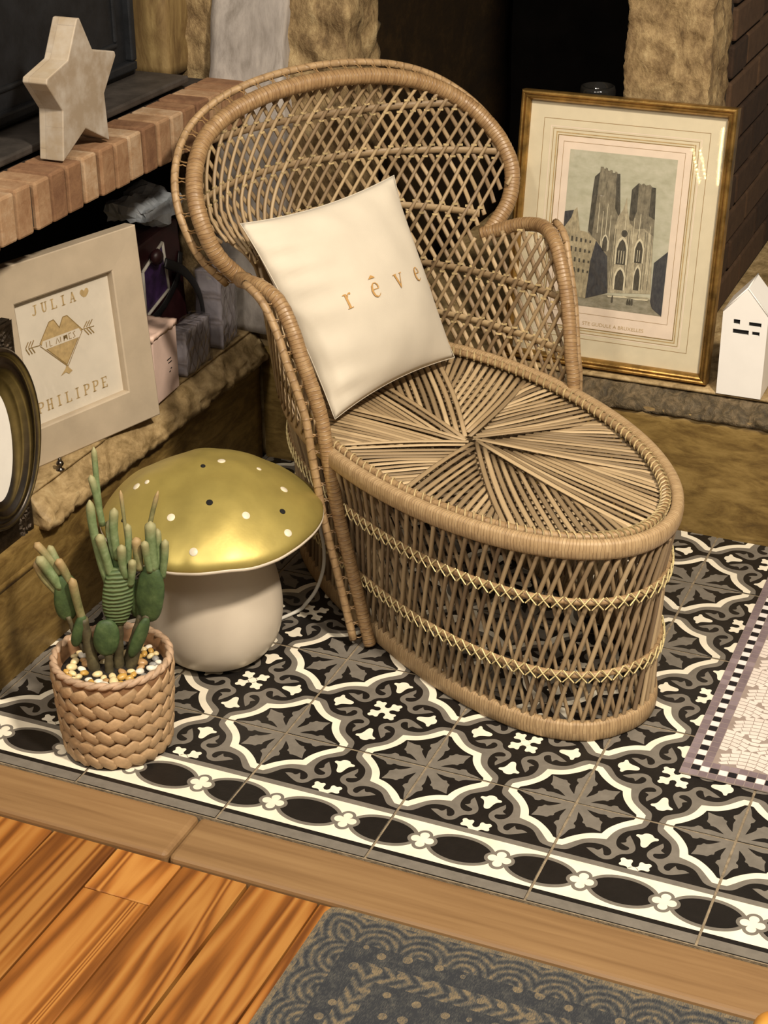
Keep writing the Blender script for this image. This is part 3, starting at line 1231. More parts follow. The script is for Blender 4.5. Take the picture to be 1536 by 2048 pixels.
def letter_shapes(ch):
    """outlines in a 1 x 1 box, baseline 0, x-height 1 (thick and thin roman)"""
    if ch == 'r':
        return [[(0.22, 0.0), (0.38, 0.0), (0.38, 0.98), (0.22, 0.98)], [(0.10, 0.0), (0.52, 0.0), (0.52, 0.05), (0.10, 0.05)], [(0.08, 0.92), (0.30, 0.92), (0.30, 1.0), (0.08, 0.97)],
                stroke([(0.38, 0.72), (0.46, 0.90), (0.60, 0.96), (0.70, 0.92)], [0.05, 0.07, 0.09, 0.14])]
    if ch == 'e':
        return [stroke([(0.80, 0.20), (0.66, 0.06), (0.48, 0.03), (0.30, 0.12), (0.21, 0.32), (0.20, 0.52), (0.28, 0.80), (0.44, 0.96), (0.62, 0.94), (0.74, 0.80), (0.78, 0.60)],
                       [0.03, 0.05, 0.08, 0.13, 0.16, 0.16, 0.13, 0.07, 0.06, 0.09, 0.10]), [(0.24, 0.53), (0.80, 0.53), (0.80, 0.58), (0.24, 0.58)]]
    if ch == 'v':
        return [[(0.14, 0.98), (0.30, 0.98), (0.54, 0.20), (0.50, -0.02), (0.46, -0.02)], stroke([(0.50, 0.04), (0.78, 0.97)], 0.05), [(0.04, 0.94), (0.40, 0.94), (0.40, 0.99), (0.04, 0.99)], [(0.66, 0.94), (0.92, 0.94), (0.92, 0.99), (0.66, 0.99)]]
    if ch == '^':
        return [stroke([(0.22, 1.28), (0.48, 1.46), (0.50, 1.46), (0.76, 1.28)], [0.03, 0.08, 0.08, 0.03])]
    return []


def subdiv_poly(p, mx):
    out = []
    for i in range(len(p)):
        a, b = Vector(p[i]), Vector(p[(i + 1) % len(p)])
        n = max(1, int((b - a).length / mx))
        for k in range(n):
            q = a.lerp(b, k / n)
            out.append((q.x, q.y))
    return out


SZX, SZY = 0.078, 0.074
for ch, a0 in (('r', 0.232), ('e', 0.402), ('^', 0.402), ('v', 0.582), ('e', 0.760)):
    mb = MB()
    for poly in letter_shapes(ch):
        poly = ccw([(x, y) for x, y in poly])
        pts = [cush_pt(a0 + x * SZX, 0.440 + y * SZY, 1, 0.0020) for x, y in poly]
        mb.add(pts, [tuple(range(len(pts)))])
    o = mb.build('printed_letter', 'print_gold', cover)
    o['label'] = 'tan printed letter of the word rêve'
# ------------------------------------------------------------------ things around the chair
def frame_empty(name, origin, X, Y, label, cat):
    X = Vector(X).normalized()
    Y = Vector(Y).normalized()
    Z = X.cross(Y)
    o = empty(name, (0, 0, 0), 0, label, cat)
    o.matrix_world = Matrix(((X.x, Y.x, Z.x, origin[0]), (X.y, Y.y, Z.y, origin[1]), (X.z, Y.z, Z.z, origin[2]), (0, 0, 0, 1)))
    return o


def glass_mat(name, tint=(1, 1, 1, 1), refl=1.0, rough=0.02, ior=1.5):
    t = NT(name)
    out = t.t.nodes['Material Output']
    tr = t.n('ShaderNodeBsdfTransparent')
    tr.inputs[0].default_value = tint
    gl = t.n('ShaderNodeBsdfGlossy')
    gl.inputs['Roughness'].default_value = rough
    fr = t.n('ShaderNodeLayerWeight')
    fr.inputs['Blend'].default_value = 0.5
    sch = t.math('ADD', 0.035, t.math('MULTIPLY', t.math('POWER', fr.outputs['Facing'], 5.0), 0.9))
    mx = t.n('ShaderNodeMixShader')
    t.l(t.math('MULTIPLY', sch, refl), mx.inputs[0])
    t.l(tr.outputs[0], mx.inputs[1])
    t.l(gl.outputs[0], mx.inputs[2])
    t.l(mx.outputs[0], out.inputs[0])
    t.t.nodes.remove(t.b)
    M[name] = t.m


glass_mat('pane', refl=0.9)
glass_mat('wrap_film', (0.93, 0.93, 0.96, 1), 2.2, 0.12)
plain('beige_lacquer', '#b3a48e', 0.55, 0.05, 20)
plain('beige_paper', '#d2c9b9', 0.85, 0.03, 30)
plain('tan_print', '#b39a6c', 0.7, 0.12, 120)
plain('tan_dark', '#8f7648', 0.7, 0.15, 120)
plain('paper_white', '#f2efe9', 0.8, 0.02, 30)
plain('bronze', '#5a4a37', 0.32, 0.3, 60, 0.2, metal=0.9)
plain('bronze_dark', '#352b20', 0.45, 0.35, 90, 0.5, metal=0.7)
plain('nickel', '#6f6862', 0.28, 0.15, 30, metal=1.0)
plain('gold_leaf', '#a8854a', 0.34, 0.3, 34, 0.2, metal=0.85)
plain('gold_dark', '#6b4a1c', 0.45, 0.3, 40, 0.2, metal=0.6)
plain('mat_cream', '#cfc4a8', 0.8, 0.03, 40)
plain('mat_line', '#9a8058', 0.8, 0.1, 60)
plain('mat_inner', '#dccbb8', 0.8, 0.03, 40)
plain('ceramic', '#eeebe6', 0.35, 0.015, 20)
plain('hole_shade', '#0b0908', 0.9, 0.1, 20)  # near-black colour standing for the shade inside windows and vent holes


def rails(par, x0, x1, y0, y1, prof, mat, name='frame_rail'):
    """four mitred rails; prof = list of (inset from the outer edge, z)"""
    cs = [((x0, y0), (x1, y0), (1, 1), (-1, 1)), ((x1, y0), (x1, y1), (-1, 1), (-1, -1)), ((x1, y1), (x0, y1), (-1, -1), (1, -1)), ((x0, y1), (x0, y0), (1, -1), (1, 1))]
    for a, b, da, db in cs:
        mb = MB()
        vs = [(a[0] + da[0] * i, a[1] + da[1] * i, z) for i, z in prof] + [(b[0] + db[0] * i, b[1] + db[1] * i, z) for i, z in prof]
        n = len(prof)
        fs = [(k, (k + 1) % n, n + (k + 1) % n, n + k)[::-1] for k in range(n)] + [tuple(range(n)), tuple(range(2 * n - 1, n - 1, -1))]
        mb.add(vs, fs)
        me = mb.mesh(name, mat)
        bm = bmesh.new()
        bm.from_mesh(me)
        bmesh.ops.recalc_face_normals(bm, faces=bm.faces)
        bm.to_mesh(me)
        bm.free()
        link(name, me, par)


def flat(par, name, polys, z, mat, label=None):
    mb = MB()
    for p in polys:
        mb.poly(ccw(list(p)), z)
    o = mb.build(name, mat, par)
    if label:
        o['label'] = label
    return o


def ring_rect(x0, x1, y0, y1, w_):
    return [[(x0, y0), (x1, y0), (x1, y0 + w_), (x0, y0 + w_)], [(x0, y1 - w_), (x1, y1 - w_), (x1, y1), (x0, y1)],
            [(x0, y0 + w_), (x0 + w_, y0 + w_), (x0 + w_, y1 - w_), (x0, y1 - w_)], [(x1 - w_, y0 + w_), (x1, y0 + w_), (x1, y1 - w_), (x1 - w_, y1 - w_)]]


def slab_letter(ch):
    """slab serif capitals in a box 0.7 wide, 1 high"""
    s, t = 0.15, 0.09
    V = lambda x, y0=0.0, y1=1.0: [(x - s / 2, y0), (x + s / 2, y0), (x + s / 2, y1), (x - s / 2, y1)]
    H = lambda x0, x1, y: [(x0, y - t / 2), (x1, y - t / 2), (x1, y + t / 2), (x0, y + t / 2)]
    if ch == 'I':
        return [V(0.35), H(0.15, 0.55, 0.045), H(0.15, 0.55, 0.955)]
    if ch == 'L':
        return [V(0.2), H(0.02, 0.38, 0.955), H(0.05, 0.68, 0.045), [(0.60, 0.0), (0.68, 0.0), (0.68, 0.26), (0.60, 0.26)]]
    if ch == 'J':
        return [stroke([(0.44, 1.0), (0.44, 0.26), (0.36, 0.08), (0.20, 0.06), (0.10, 0.20)], [s, s, s * 0.9, s * 0.8, s]), H(0.24, 0.64, 0.955)]
    if ch == 'U':
        return [stroke([(0.18, 1.0), (0.18, 0.30), (0.28, 0.08), (0.42, 0.06), (0.54, 0.26), (0.54, 1.0)], [s, s, s, s * 0.7, s * 0.7, s * 0.7]), H(0.02, 0.34, 0.955), H(0.40, 0.68, 0.955)]
    if ch == 'A':
        return [stroke([(0.12, 0.0), (0.35, 1.0)], 0.08), stroke([(0.35, 1.0), (0.58, 0.0)], s), H(0.2, 0.5, 0.33), H(0.0, 0.26, 0.045), H(0.42, 0.72, 0.045)]
    if ch == 'H':
        return [V(0.16), V(0.54), H(0.16, 0.54, 0.5), H(0.02, 0.30, 0.045), H(0.02, 0.30, 0.955), H(0.40, 0.68, 0.045), H(0.40, 0.68, 0.955)]
    if ch == 'P':
        return [V(0.2), H(0.04, 0.38, 0.045), H(0.04, 0.3, 0.955), stroke([(0.2, 0.95), (0.45, 0.95), (0.62, 0.86), (0.64, 0.70), (0.58, 0.54), (0.42, 0.46), (0.2, 0.46)], [t, t, s, s, s, t, t])]
    if ch == 'E':
        return [V(0.2), H(0.04, 0.66, 0.045), H(0.04, 0.66, 0.955), H(0.2, 0.5, 0.5), [(0.58, 0.0), (0.66, 0.0), (0.66, 0.26), (0.58, 0.26)], [(0.58, 0.74), (0.66, 0.74), (0.66, 1.0), (0.58, 1.0)]]
    return []


def word(par, txt, x0, x1, y, hgt, z, mat, wob=0.0):
    n = len(txt)
    pitch = (x1 - x0) / (n - 0.3)
    for i, ch in enumerate(txt):
        if ch == ' ':
            continue
        w_ = min(pitch * 0.9, hgt * 1.0)
        polys = [[(x0 + i * pitch + px / 0.7 * w_ * 0.78, y + py * hgt) for px, py in p] for p in slab_letter(ch)]
        flat(par, 'letter', polys, z, mat)


# white-beige frame with the names
la = R(5.0)
dX = Vector((0.284, 0.959, 0)).normalized()
nX = Vector((dX.y, -dX.x, 0))
dY = Vector((0, 0, math.cos(la))) - nX * math.sin(la)
wf = frame_empty('picture_frame', (-0.386, 0.380, 0.2412), dX, dY, 'wide beige picture frame with the names Julia and Philippe in gold', 'picture frame')
rails(wf, -0.29, 0.0, 0.0, 0.294, [(0, -0.022), (0, -0.001), (0.0015, 0), (0.053, 0), (0.055, -0.0015), (0.055, -0.022)], 'beige_lacquer')
mb = MB()
mb.box((-0.286, 0.004, -0.021), (-0.004, 0.290, -0.0125))
mb.build('backing_card', 'beige_paper', wf)
ZP = -0.0121
word(wf, 'JULIA', -0.2000, -0.1180, 0.2105, 0.0150, ZP, 'tan_print')
flat(wf, 'printed_heart', [chaikin([(-0.1020, 0.2100), (-0.1105, 0.2180), (-0.1085, 0.2235), (-0.1045, 0.2240), (-0.1020, 0.2205), (-0.0985, 0.2245), (-0.0945, 0.2235), (-0.0930, 0.2175)], 1)], ZP, 'tan_print')
word(wf, 'PHILIPPE', -0.2160, -0.0830, 0.0700, 0.0165, ZP, 'tan_print')
HEART = [(-0.194, 0.169), (-0.1725, 0.195), (-0.164, 0.196), (-0.1555, 0.182), (-0.147, 0.195), (-0.139, 0.195), (-0.116, 0.168), (-0.152, 0.1255)]
flat(wf, 'printed_emblem', [HEART], ZP, 'tan_print', 'tan folded heart emblem crossed by arrows')
flat(wf, 'emblem_outline', [stroke([HEART[i], HEART[(i + 1) % 8]], 0.0013) for i in range(8)], ZP + 0.0002, 'tan_dark')
flat(wf, 'emblem_banner', [[(-0.1885, 0.1582), (-0.1215, 0.1582), (-0.1180, 0.1645), (-0.1215, 0.1712), (-0.1885, 0.1712), (-0.1920, 0.1645)]], ZP + 0.0003, 'beige_paper')
for i, (xx, pts) in enumerate(((-0.183, [(0, 0), (0, 1)]), (-0.177, [(0, 1), (0, 0), (0.5, 0)]), (-0.166, [(0, 0), (0.4, 1), (0.8, 0)]), (-0.157, [(0, 0), (0, 1)]), (-0.151, [(0, 0), (0, 1), (0.4, 0.4), (0.8, 1), (0.8, 0)]),
                               (-0.141, [(0.5, 0), (0, 0), (0, 1), (0.5, 1)]), (-0.134, [(0, 0), (0.5, 0.1), (0.1, 0.9), (0.6, 1)]))):
    flat(wf, 'banner_mark', [stroke([(xx + a * 0.008, 0.1605 + b * 0.0082) for a, b in pts], 0.0013)], ZP + 0.0005, 'tan_dark')
flat(wf, 'printed_arrow', [stroke([(-0.2145, 0.1685), (-0.194, 0.1670)], 0.0012), stroke([(-0.116, 0.1675), (-0.093, 0.1660)], 0.0012), stroke([(-0.194, 0.1655), (-0.152, 0.1235)], 0.0011), stroke([(-0.116, 0.1655), (-0.150, 0.1235)], 0.0011)] +
     [stroke([(-0.2196 + k * 0.005, 0.1700), (-0.2136 + k * 0.005, 0.1775)], 0.0016) for k in range(3)] + [stroke([(-0.2196 + k * 0.005, 0.1690), (-0.2146 + k * 0.005, 0.1590)], 0.0016) for k in range(3)] +
     [stroke([(-0.112 + k * 0.005, 0.1690), (-0.1046 + k * 0.005, 0.1765)], 0.0016) for k in range(3)] + [stroke([(-0.112 + k * 0.005, 0.1660), (-0.1046 + k * 0.005, 0.1560)], 0.0016) for k in range(3)], ZP + 0.0004, 'tan_dark')['kind'] = 'stuff'
flat(wf, 'arrow_tip', [[(-0.152, 0.1275), (-0.1560, 0.1205), (-0.1665, 0.1125), (-0.1560, 0.1150), (-0.1510, 0.1110), (-0.1440, 0.1140), (-0.1495, 0.1205)]], ZP + 0.0004, 'tan_print')
mb = MB()
mb.box((-0.2345, 0.0555, -0.0066), (-0.0555, 0.2385, -0.0056))
mb.build('glass_pane', 'pane', wf)

# ornate dark frame with an oval silver rim at the left edge
of = frame_empty('picture_frame', (-0.413, 0.067, 0.1525), (0, 1, 0), (0, 0, 1), 'dark ornate metal frame with an oval silver rim at the left edge', 'picture frame')
mb = MB()
n1, n2 = 40, 96
vs, fs = [], []
for j in range(n2 + 1):
    for i in range(n1 + 1):
        x, y = -0.14 + 0.14 * i / n1, 0.348 * j / n2
        ed = min(x + 0.14, -x, y, 0.348 - y)
        z = 0.0
        if 0.010 < ed < 0.034:
            z = 0.0028 * (math.sin(x * 420 + 3 * math.sin(y * 160)) * math.sin(y * 400 + 2 * math.sin(x * 260)))
        elif ed <= 0.010:
            z = 0.0020 * (1 - abs(ed - 0.005) / 0.005) + 0.0006 * math.sin(y * 900) * math.sin(x * 900)
        vs.append((x, y, z))
for j in range(n2):
    for i in range(n1):
        k = j * (n1 + 1) + i
        fs.append((k, k + 1, k + n1 + 2, k + n1 + 1))
mb.add(vs, fs)
mb.box((-0.14, 0.0, -0.016), (0.0, 0.348, -0.0032))
mb.build('relief_plate', 'bronze_dark', of)
OC = (-0.070, 0.205)
steps = [(0.0, -0.001), (0.0, 0.010), (0.06, 0.0155), (0.13, 0.0165), (0.19, 0.0120), (0.24, 0.0105), (0.34, 0.0150), (0.46, 0.0165), (0.58, 0.0140), (0.66, 0.0100), (0.74, 0.0090), (0.88, 0.0070), (1.0, 0.0035)]
mb = MB()
SEG = 72
vs, fs = [], []
for q, z in steps:
    ax_, ay_ = lerp(0.0930, 0.0370, q), lerp(0.1280, 0.0800, q)
    for k in range(SEG):
        a = 2 * PI * k / SEG
        vs.append((OC[0] + ax_ * math.cos(a), OC[1] - 0.010 * q + ay_ * math.sin(a), z))
for i in range(len(steps) - 1):
    for k in range(SEG):
        q = (k + 1) % SEG
        fs.append((i * SEG + k, i * SEG + q, (i + 1) * SEG + q, (i + 1) * SEG + k))
mb.add(vs, fs)
mb.build('oval_rim', 'nickel', of, True)
flat(of, 'white_card', [arcpts(OC[0], OC[1] - 0.010, 0.0375, 0.0805, 0, 354, 59)], 0.0034, 'paper_white')

# wooden star on the brick shelf
t = NT('star_wood')
v = t.coord('Object', (1, 1, 1))
wv = t.noise(t.coord('Object', (8, 8, 60)), 1.0, 4, 0.6, 0.4)
pa = t.noise(v, 24, 4, 0.6)
brick_ = t.n('ShaderNodeTexBrick')
brick_.inputs['Scale'].default_value = 9.0
brick_.inputs['Mortar Size'].default_value = 0.004
brick_.inputs['Color1'].default_value = srgb('#a3927a')
brick_.inputs['Color2'].default_value = srgb('#b7a68c')
brick_.inputs['Mortar'].default_value = srgb('#948470')
t.l(t.coord('Object', (1, 1, 1), rot=(R(78), 0, R(90))), brick_.inputs['Vector'])
c_ = t.mix(t.math('MULTIPLY', wv, 0.6), brick_.outputs[0], srgb('#877a69'))
wash = t.ramp(pa, [(0.40, (0, 0, 0, 1)), (0.75, (1, 1, 1, 1))])
c_ = t.mix(t.math('MULTIPLY', wash, 0.55), c_, srgb('#c9c4bd'))
t.bump(wv, 0.2, 0.001)
M['star_wood'] = t.set(c_, 0.7)
STAR = [(0.2945, 0.849), (0.262, 0.795), (0.203, 0.780), (0.239, 0.733), (0.230, 0.6665), (0.291, 0.697), (0.349, 0.6665), (0.345, 0.733), (0.386, 0.782), (0.324, 0.796)]
# blunt the five tips
pts = []
for i, p in enumerate(STAR):
    if i % 2 == 0 and i not in (4, 6):
        a, b = Vector(STAR[i - 1]), Vector(STAR[(i + 1) % 10])
        P = Vector(p)
        pts += [tuple(P.lerp(a, 0.10)), tuple(P.lerp(b, 0.10))]
    else:
        pts.append(p)
mb = MB()
n = len(pts)
y_, z_ = 0.295, 0.6665
mb.add([(0.0, y - y_, z - z_) for y, z in pts] + [(-0.038, y - y_, z - z_) for y, z in pts],
       [tuple(range(n))[::-1], tuple(range(n, 2 * n))] + [(i, (i + 1) % n, n + (i + 1) % n, n + i) for i in range(n)])
me = mb.mesh('wooden_star', 'star_wood')
bm = bmesh.new()
bm.from_mesh(me)
bmesh.ops.recalc_face_normals(bm, faces=bm.faces)
bm.to_mesh(me)
bm.free()
bevel_mesh(me, 0.0016, 2, 15)
star = tag(link('wooden_star', me), 'thick whitewashed wooden star standing on the brick shelf', 'star ornament')
star.location = (-0.4185, y_, z_)

# gilt frame with the cathedral print
lg = R(8.75)
gf = frame_empty('picture_frame', (0.354, 0.790, 0.2452), (1, 0, 0), (0, math.sin(lg), math.cos(lg)), 'gilt wooden frame with an engraving of a twin-towered cathedral, on the stone ledge', 'picture frame')
gx0, gx1, gy0, gy1 = -0.338, 0.0, 0.0, 0.424
rails(gf, gx0, gx1, gy0, gy1, [(0, -0.024), (0, -0.003), (0.0015, 0), (0.004, 0.0012), (0.006, 0.0005), (0.0068, -0.0015), (0.0076, -0.0005), (0.0095, 0.0012), (0.0115, 0.0003), (0.0140, -0.0045), (0.0150, -0.008), (0.0150, -0.024)], 'gold_leaf')
rails(gf, gx0 + 0.0064, gx1 - 0.0064, gy0 + 0.0064, gy1 - 0.0064, [(0, -0.0010), (0.0012, -0.0010), (0.0012, -0.004), (0, -0.004)], 'gold_dark', 'groove_strip')
mb = MB()
mb.box((gx0 + 0.006, gy0 + 0.006, -0.022), (gx1 - 0.006, gy1 - 0.006, -0.0115))
mb.build('mount_card', 'mat_cream', gf)
z0 = -0.0113
for (a, b, c, d), w_, m_ in (((-0.3009, -0.0380, 0.0435, 0.3840), 0.0009, 'mat_line'), ((-0.2890, -0.0500, 0.0500, 0.3730), 0.0014, 'mat_inner'), ((-0.2848, -0.0535, 0.0521, 0.3693), 0.0010, 'mat_line'), ((-0.2795, -0.0585, 0.0565, 0.3645), 0.0018, 'tan_print')):
    flat(gf, 'mount_line', ring_rect(a, b, c, d, w_), z0, m_)
flat(gf, 'print_sheet', [[(-0.2755, 0.0612), (-0.0622, 0.0612), (-0.0622, 0.360), (-0.2755, 0.360)]], z0 + 0.0001, 'mat_inner')
flat(gf, 'mount_line', ring_rect(-0.2760, -0.0617, 0.0607, 0.3605, 0.0014), z0 + 0.0003, 'tan_dark')
flat(gf, 'mount_line', ring_rect(-0.2663, -0.0731, 0.0845, 0.3510, 0.0007), z0 + 0.0003, 'mat_line')


def engraved(name, c1, c2, vert=True, sc=1.0):
    t = NT(name)
    n1_ = t.noise(t.coord('Object', (260 * sc, 60 * sc, 1) if vert else (60 * sc, 160 * sc, 1)), 1.0, 4, 0.7, 0.3)
    n2_ = t.noise(t.coord('Object', (90, 90, 1)), 1.0, 3, 0.6)
    g_ = t.math('ADD', t.math('MULTIPLY', n1_, 0.6), t.math('MULTIPLY', n2_, 0.4))
    M[name] = t.set(t.ramp(g_, [(0.38, srgb(c1)), (0.62, srgb(c2))]), 0.85, spec=0.2)


engraved('ink_sky', '#a5a38c', '#b9b6a2', False, 0.3)
engraved('ink_dark', '#3b3831', '#5a564b')
engraved('ink_mid', '#625c4e', '#8d8570')
engraved('ink_light', '#857d69', '#b5ab90')
engraved('ink_house', '#7f7660', '#b0a486')
engraved('ink_shade', '#36363a', '#4c4b4a')
engraved('ink_ground', '#77725f', '#989280', False)
plain('ink_pale', '#c9c0a4', 0.85, 0.08, 100)
PX0, PX1, PY0, PY1 = -0.2545, -0.0840, 0.0970, 0.3395
z1 = z0 + 0.0004
flat(gf, 'print_sky', [[(PX0, PY0), (PX1, PY0), (PX1, PY1), (PX0, PY1)]], z1, 'ink_sky')
S_ = 0.00012
flat(gf, 'print_ground', [[(PX0, PY0), (PX1, PY0), (PX1, 0.124), (-0.174, 0.120), (PX0, 0.112)]], z1 + S_, 'ink_ground')
t1 = [(-0.2147, 0.122), (-0.2147, 0.2171), (-0.2125, 0.2823), (-0.2112, 0.3015), (-0.2036, 0.3093), (-0.2034, 0.3175), (-0.1985, 0.3175), (-0.1980, 0.3150), (-0.1955, 0.3150), (-0.1950, 0.3170), (-0.1920, 0.3160), (-0.1915, 0.3125), (-0.1880, 0.3125),
      (-0.1875, 0.3145), (-0.1840, 0.3135), (-0.1835, 0.3100), (-0.1800, 0.3100), (-0.1795, 0.3125), (-0.1760, 0.3115), (-0.1755, 0.3080), (-0.1715, 0.3100), (-0.1656, 0.2512), (-0.1656, 0.13)]
flat(gf, 'print_tower', [t1], z1 + 2 * S_, 'ink_mid')
flat(gf, 'print_tower_shade', [[(-0.2147, 0.2171), (-0.2125, 0.2823), (-0.2112, 0.3015), (-0.2036, 0.3093), (-0.2050, 0.2600), (-0.2075, 0.2100)], [(-0.1770, 0.3095), (-0.1715, 0.3097), (-0.1656, 0.2512), (-0.1680, 0.2448), (-0.1745, 0.2560)]], z1 + 3 * S_, 'ink_dark')
t2 = [(-0.1508, 0.13), (-0.1508, 0.2488), (-0.1507, 0.2879), (-0.1405, 0.2990), (-0.1370, 0.2965), (-0.1330, 0.2990), (-0.1290, 0.2962), (-0.1230, 0.2985), (-0.1190, 0.2945), (-0.1133, 0.2940), (-0.1102, 0.2454), (-0.1090, 0.2052), (-0.1049, 0.1300)]
flat(gf, 'print_tower', [t2], z1 + 2 * S_, 'ink_mid')
flat(gf, 'print_tower_shade', [[(-0.1508, 0.2400), (-0.1507, 0.2879), (-0.1405, 0.2990), (-0.1395, 0.2560), (-0.1440, 0.2400)], [(-0.1200, 0.2945), (-0.1133, 0.2940), (-0.1102, 0.2454), (-0.1200, 0.2500)]], z1 + 3 * S_, 'ink_dark')
flat(gf, 'print_nave', [[(-0.1740, 0.1230), (-0.1720, 0.2300), (-0.1680, 0.2448), (-0.1610, 0.2560), (-0.1570, 0.2763), (-0.1545, 0.2560), (-0.1480, 0.2350), (-0.1390, 0.2280), (-0.1250, 0.2300), (-0.1105, 0.2200), (-0.1049, 0.1300)]], z1 + 4 * S_, 'ink_light')
lines = []
for xx in (-0.1720, -0.1690, -0.1500, -0.1465, -0.1340, -0.1222, -0.1185, -0.1120):
    lines.append([(xx, 0.135), (xx + 0.0007, 0.135), (xx + 0.0003, 0.225), (xx - 0.0004, 0.225)])
flat(gf, 'print_buttress', lines, z1 + 5 * S_, 'ink_dark')['kind'] = 'stuff'
lines = []
for xx, a, b in ((-0.2000, 0.215, 0.262), (-0.1930, 0.195, 0.250), (-0.1865, 0.215, 0.262), (-0.1800, 0.19, 0.245), (-0.1420, 0.205, 0.245), (-0.1330, 0.215, 0.252), (-0.1160, 0.16, 0.235), (-0.1130, 0.15, 0.21), (-0.1560, 0.225, 0.245)):
    lines.append([(xx, a), (xx + 0.0011, a), (xx + 0.0009, b), (xx + 0.0001, b)])
flat(gf, 'print_highlight', lines, z1 + 5 * S_, 'ink_pale')['kind'] = 'stuff'


def arch(cx, y0_, w_, h):
    return [(cx - w_ / 2, y0_), (cx + w_ / 2, y0_), (cx + w_ / 2, y0_ + h * 0.62), (cx + w_ * 0.28, y0_ + h * 0.88), (cx, y0_ + h), (cx - w_ * 0.28, y0_ + h * 0.88), (cx - w_ / 2, y0_ + h * 0.62)]


for cx, y_a, w_, h in ((-0.1575, 0.1700, 0.0150, 0.0400), (-0.1300, 0.1760, 0.0120, 0.0345), (-0.1855, 0.1880, 0.0080, 0.0240), (-0.1566, 0.1300, 0.0140, 0.0330), (-0.1290, 0.1330, 0.0090, 0.0360)):
    flat(gf, 'print_arch', [arch(cx, y_a, w_ * 1.35, h * 1.12)], z1 + 6 * S_, 'ink_pale')
    flat(gf, 'print_arch', [arch(cx, y_a, w_, h)], z1 + 7 * S_, 'ink_dark')
flat(gf, 'print_tracery', [stroke([(cx, 0.172), (cx, 0.192)], 0.0009) for cx in (-0.1615, -0.1575, -0.1535)] + [stroke([(cx, 0.178), (cx, 0.196)], 0.0009) for cx in (-0.1320, -0.1285)], z1 + 8 * S_, 'ink_pale')['kind'] = 'stuff'
flat(gf, 'print_rose', [arcpts(-0.1555, 0.2190, 0.0050, 0.0055, 0, 340, 17)], z1 + 7 * S_, 'ink_dark')
flat(gf, 'print_houses', [[(PX0, PY0 + 0.014), (PX0, 0.2165), (PX0, 0.2432), (-0.2388, 0.2470), (-0.2349, 0.2515), (-0.2273, 0.2156), (-0.2166, 0.2148), (-0.1985, 0.2026), (-0.1794, 0.1803), (-0.1738, 0.1230), (-0.2088, 0.1100)]], z1 + 6 * S_, 'ink_house')
flat(gf, 'print_houses_shade', [[(-0.2000, 0.2030), (-0.1794, 0.1803), (-0.1738, 0.1230), (-0.2088, 0.1100), (-0.2060, 0.1700)], [(PX0, 0.2165), (PX0, 0.2432), (-0.2400, 0.2465), (-0.2430, 0.2350)]], z1 + 7 * S_, 'ink_shade')
wn = []
for i in range(6):
    for j in range(4):
        wn.append([(-0.2480 + i * 0.0075, 0.150 + j * 0.016), (-0.2450 + i * 0.0075, 0.150 + j * 0.016), (-0.2450 + i * 0.0075, 0.159 + j * 0.016 - i * 0.001), (-0.2480 + i * 0.0075, 0.159 + j * 0.016 - i * 0.001)])
flat(gf, 'print_windows', wn, z1 + 8 * S_, 'ink_dark')['kind'] = 'stuff'
flat(gf, 'print_building', [[(-0.1041, 0.1794), (PX1, 0.1990), (PX1, PY0), (-0.1000, 0.1080), (-0.1038, 0.1178)]], z1 + 7 * S_, 'ink_shade')
flat(gf, 'print_steps', [[(-0.174, 0.1190), (-0.106, 0.1240), (-0.104, 0.1215), (-0.172, 0.1165)], [(-0.150, 0.1215), (-0.106, 0.1240), (-0.1085, 0.1185), (-0.128, 0.1175)]], z1 + 7 * S_, 'ink_pale')
for cx, h in ((-0.1650, 0.0125), (-0.1400, 0.0100), (-0.1330, 0.0110), (-0.1365, 0.0095)):
    flat(gf, 'print_figure', [chaikin([(cx - 0.002, 0.1085), (cx + 0.002, 0.1085), (cx + 0.0012, 0.1085 + h * 0.8), (cx, 0.1085 + h), (cx - 0.0012, 0.1085 + h * 0.8)], 1)], z1 + 8 * S_, 'ink_dark')


def text_mesh(name, body, size, mat, par, loc, width=None):
    cu = bpy.data.curves.new(name, 'FONT')
    cu.body = body
    cu.size = size
    cu.align_x = 'CENTER'
    ob = bpy.data.objects.new(name, cu)
    COL.objects.link(ob)
    dg = bpy.context.evaluated_depsgraph_get()
    me = bpy.data.meshes.new_from_object(ob.evaluated_get(dg))
    bpy.data.objects.remove(ob)
    me.materials.clear()
    me.materials.append(M[mat])
    o = link(name, me, par)
    o.location = loc
    if width:
        xs = [v.co.x for v in me.vertices]
        o.scale = (width / (max(xs) - min(xs)), 1, 1)
    return o


text_mesh('caption', 'STE GUDULE A BRUXELLES', 0.0078, 'tan_print', gf, (-0.1600, 0.0672, z1), 0.100)['kind'] = 'stuff'
mb = MB()
mb.box((gx0 + 0.0145, gy0 + 0.0145, -0.0092), (gx1 - 0.0145, gy1 - 0.0145, -0.0080))
mb.build('glass_pane', 'pane', gf)

# white ceramic house
hs = empty('ceramic_house', (0.408, 0.815, 0.2408), 0, 'small white ceramic house with slit windows beside the gilt frame', 'ornament')
hw, he, ha, hd = 0.0345, 0.136, 0.176, 0.070
mb = MB()
f0 = [(-hw, 0), (hw, 0), (hw, he), (0, ha), (-hw, he)]
ya, yb = -0.032, hd - 0.036
mb.add([(x, ya, z) for x, z in f0] + [(x, yb, z) for x, z in f0], [(0, 1, 2, 3, 4)], 1)  # closed front coloured dark to read as the unlit hollow behind the windows
mb.add([(x, ya, z) for x, z in f0] + [(x, yb, z) for x, z in f0], [(9, 8, 7, 6, 5)] + [(i, 5 + i, 5 + (i + 1) % 5, (i + 1) % 5) for i in range(5)], 0)
me = mb.mesh('house_body', ['ceramic', 'hole_shade'])
bm = bmesh.new()
bm.from_mesh(me)
bmesh.ops.remove_doubles(bm, verts=bm.verts, dist=1e-5)
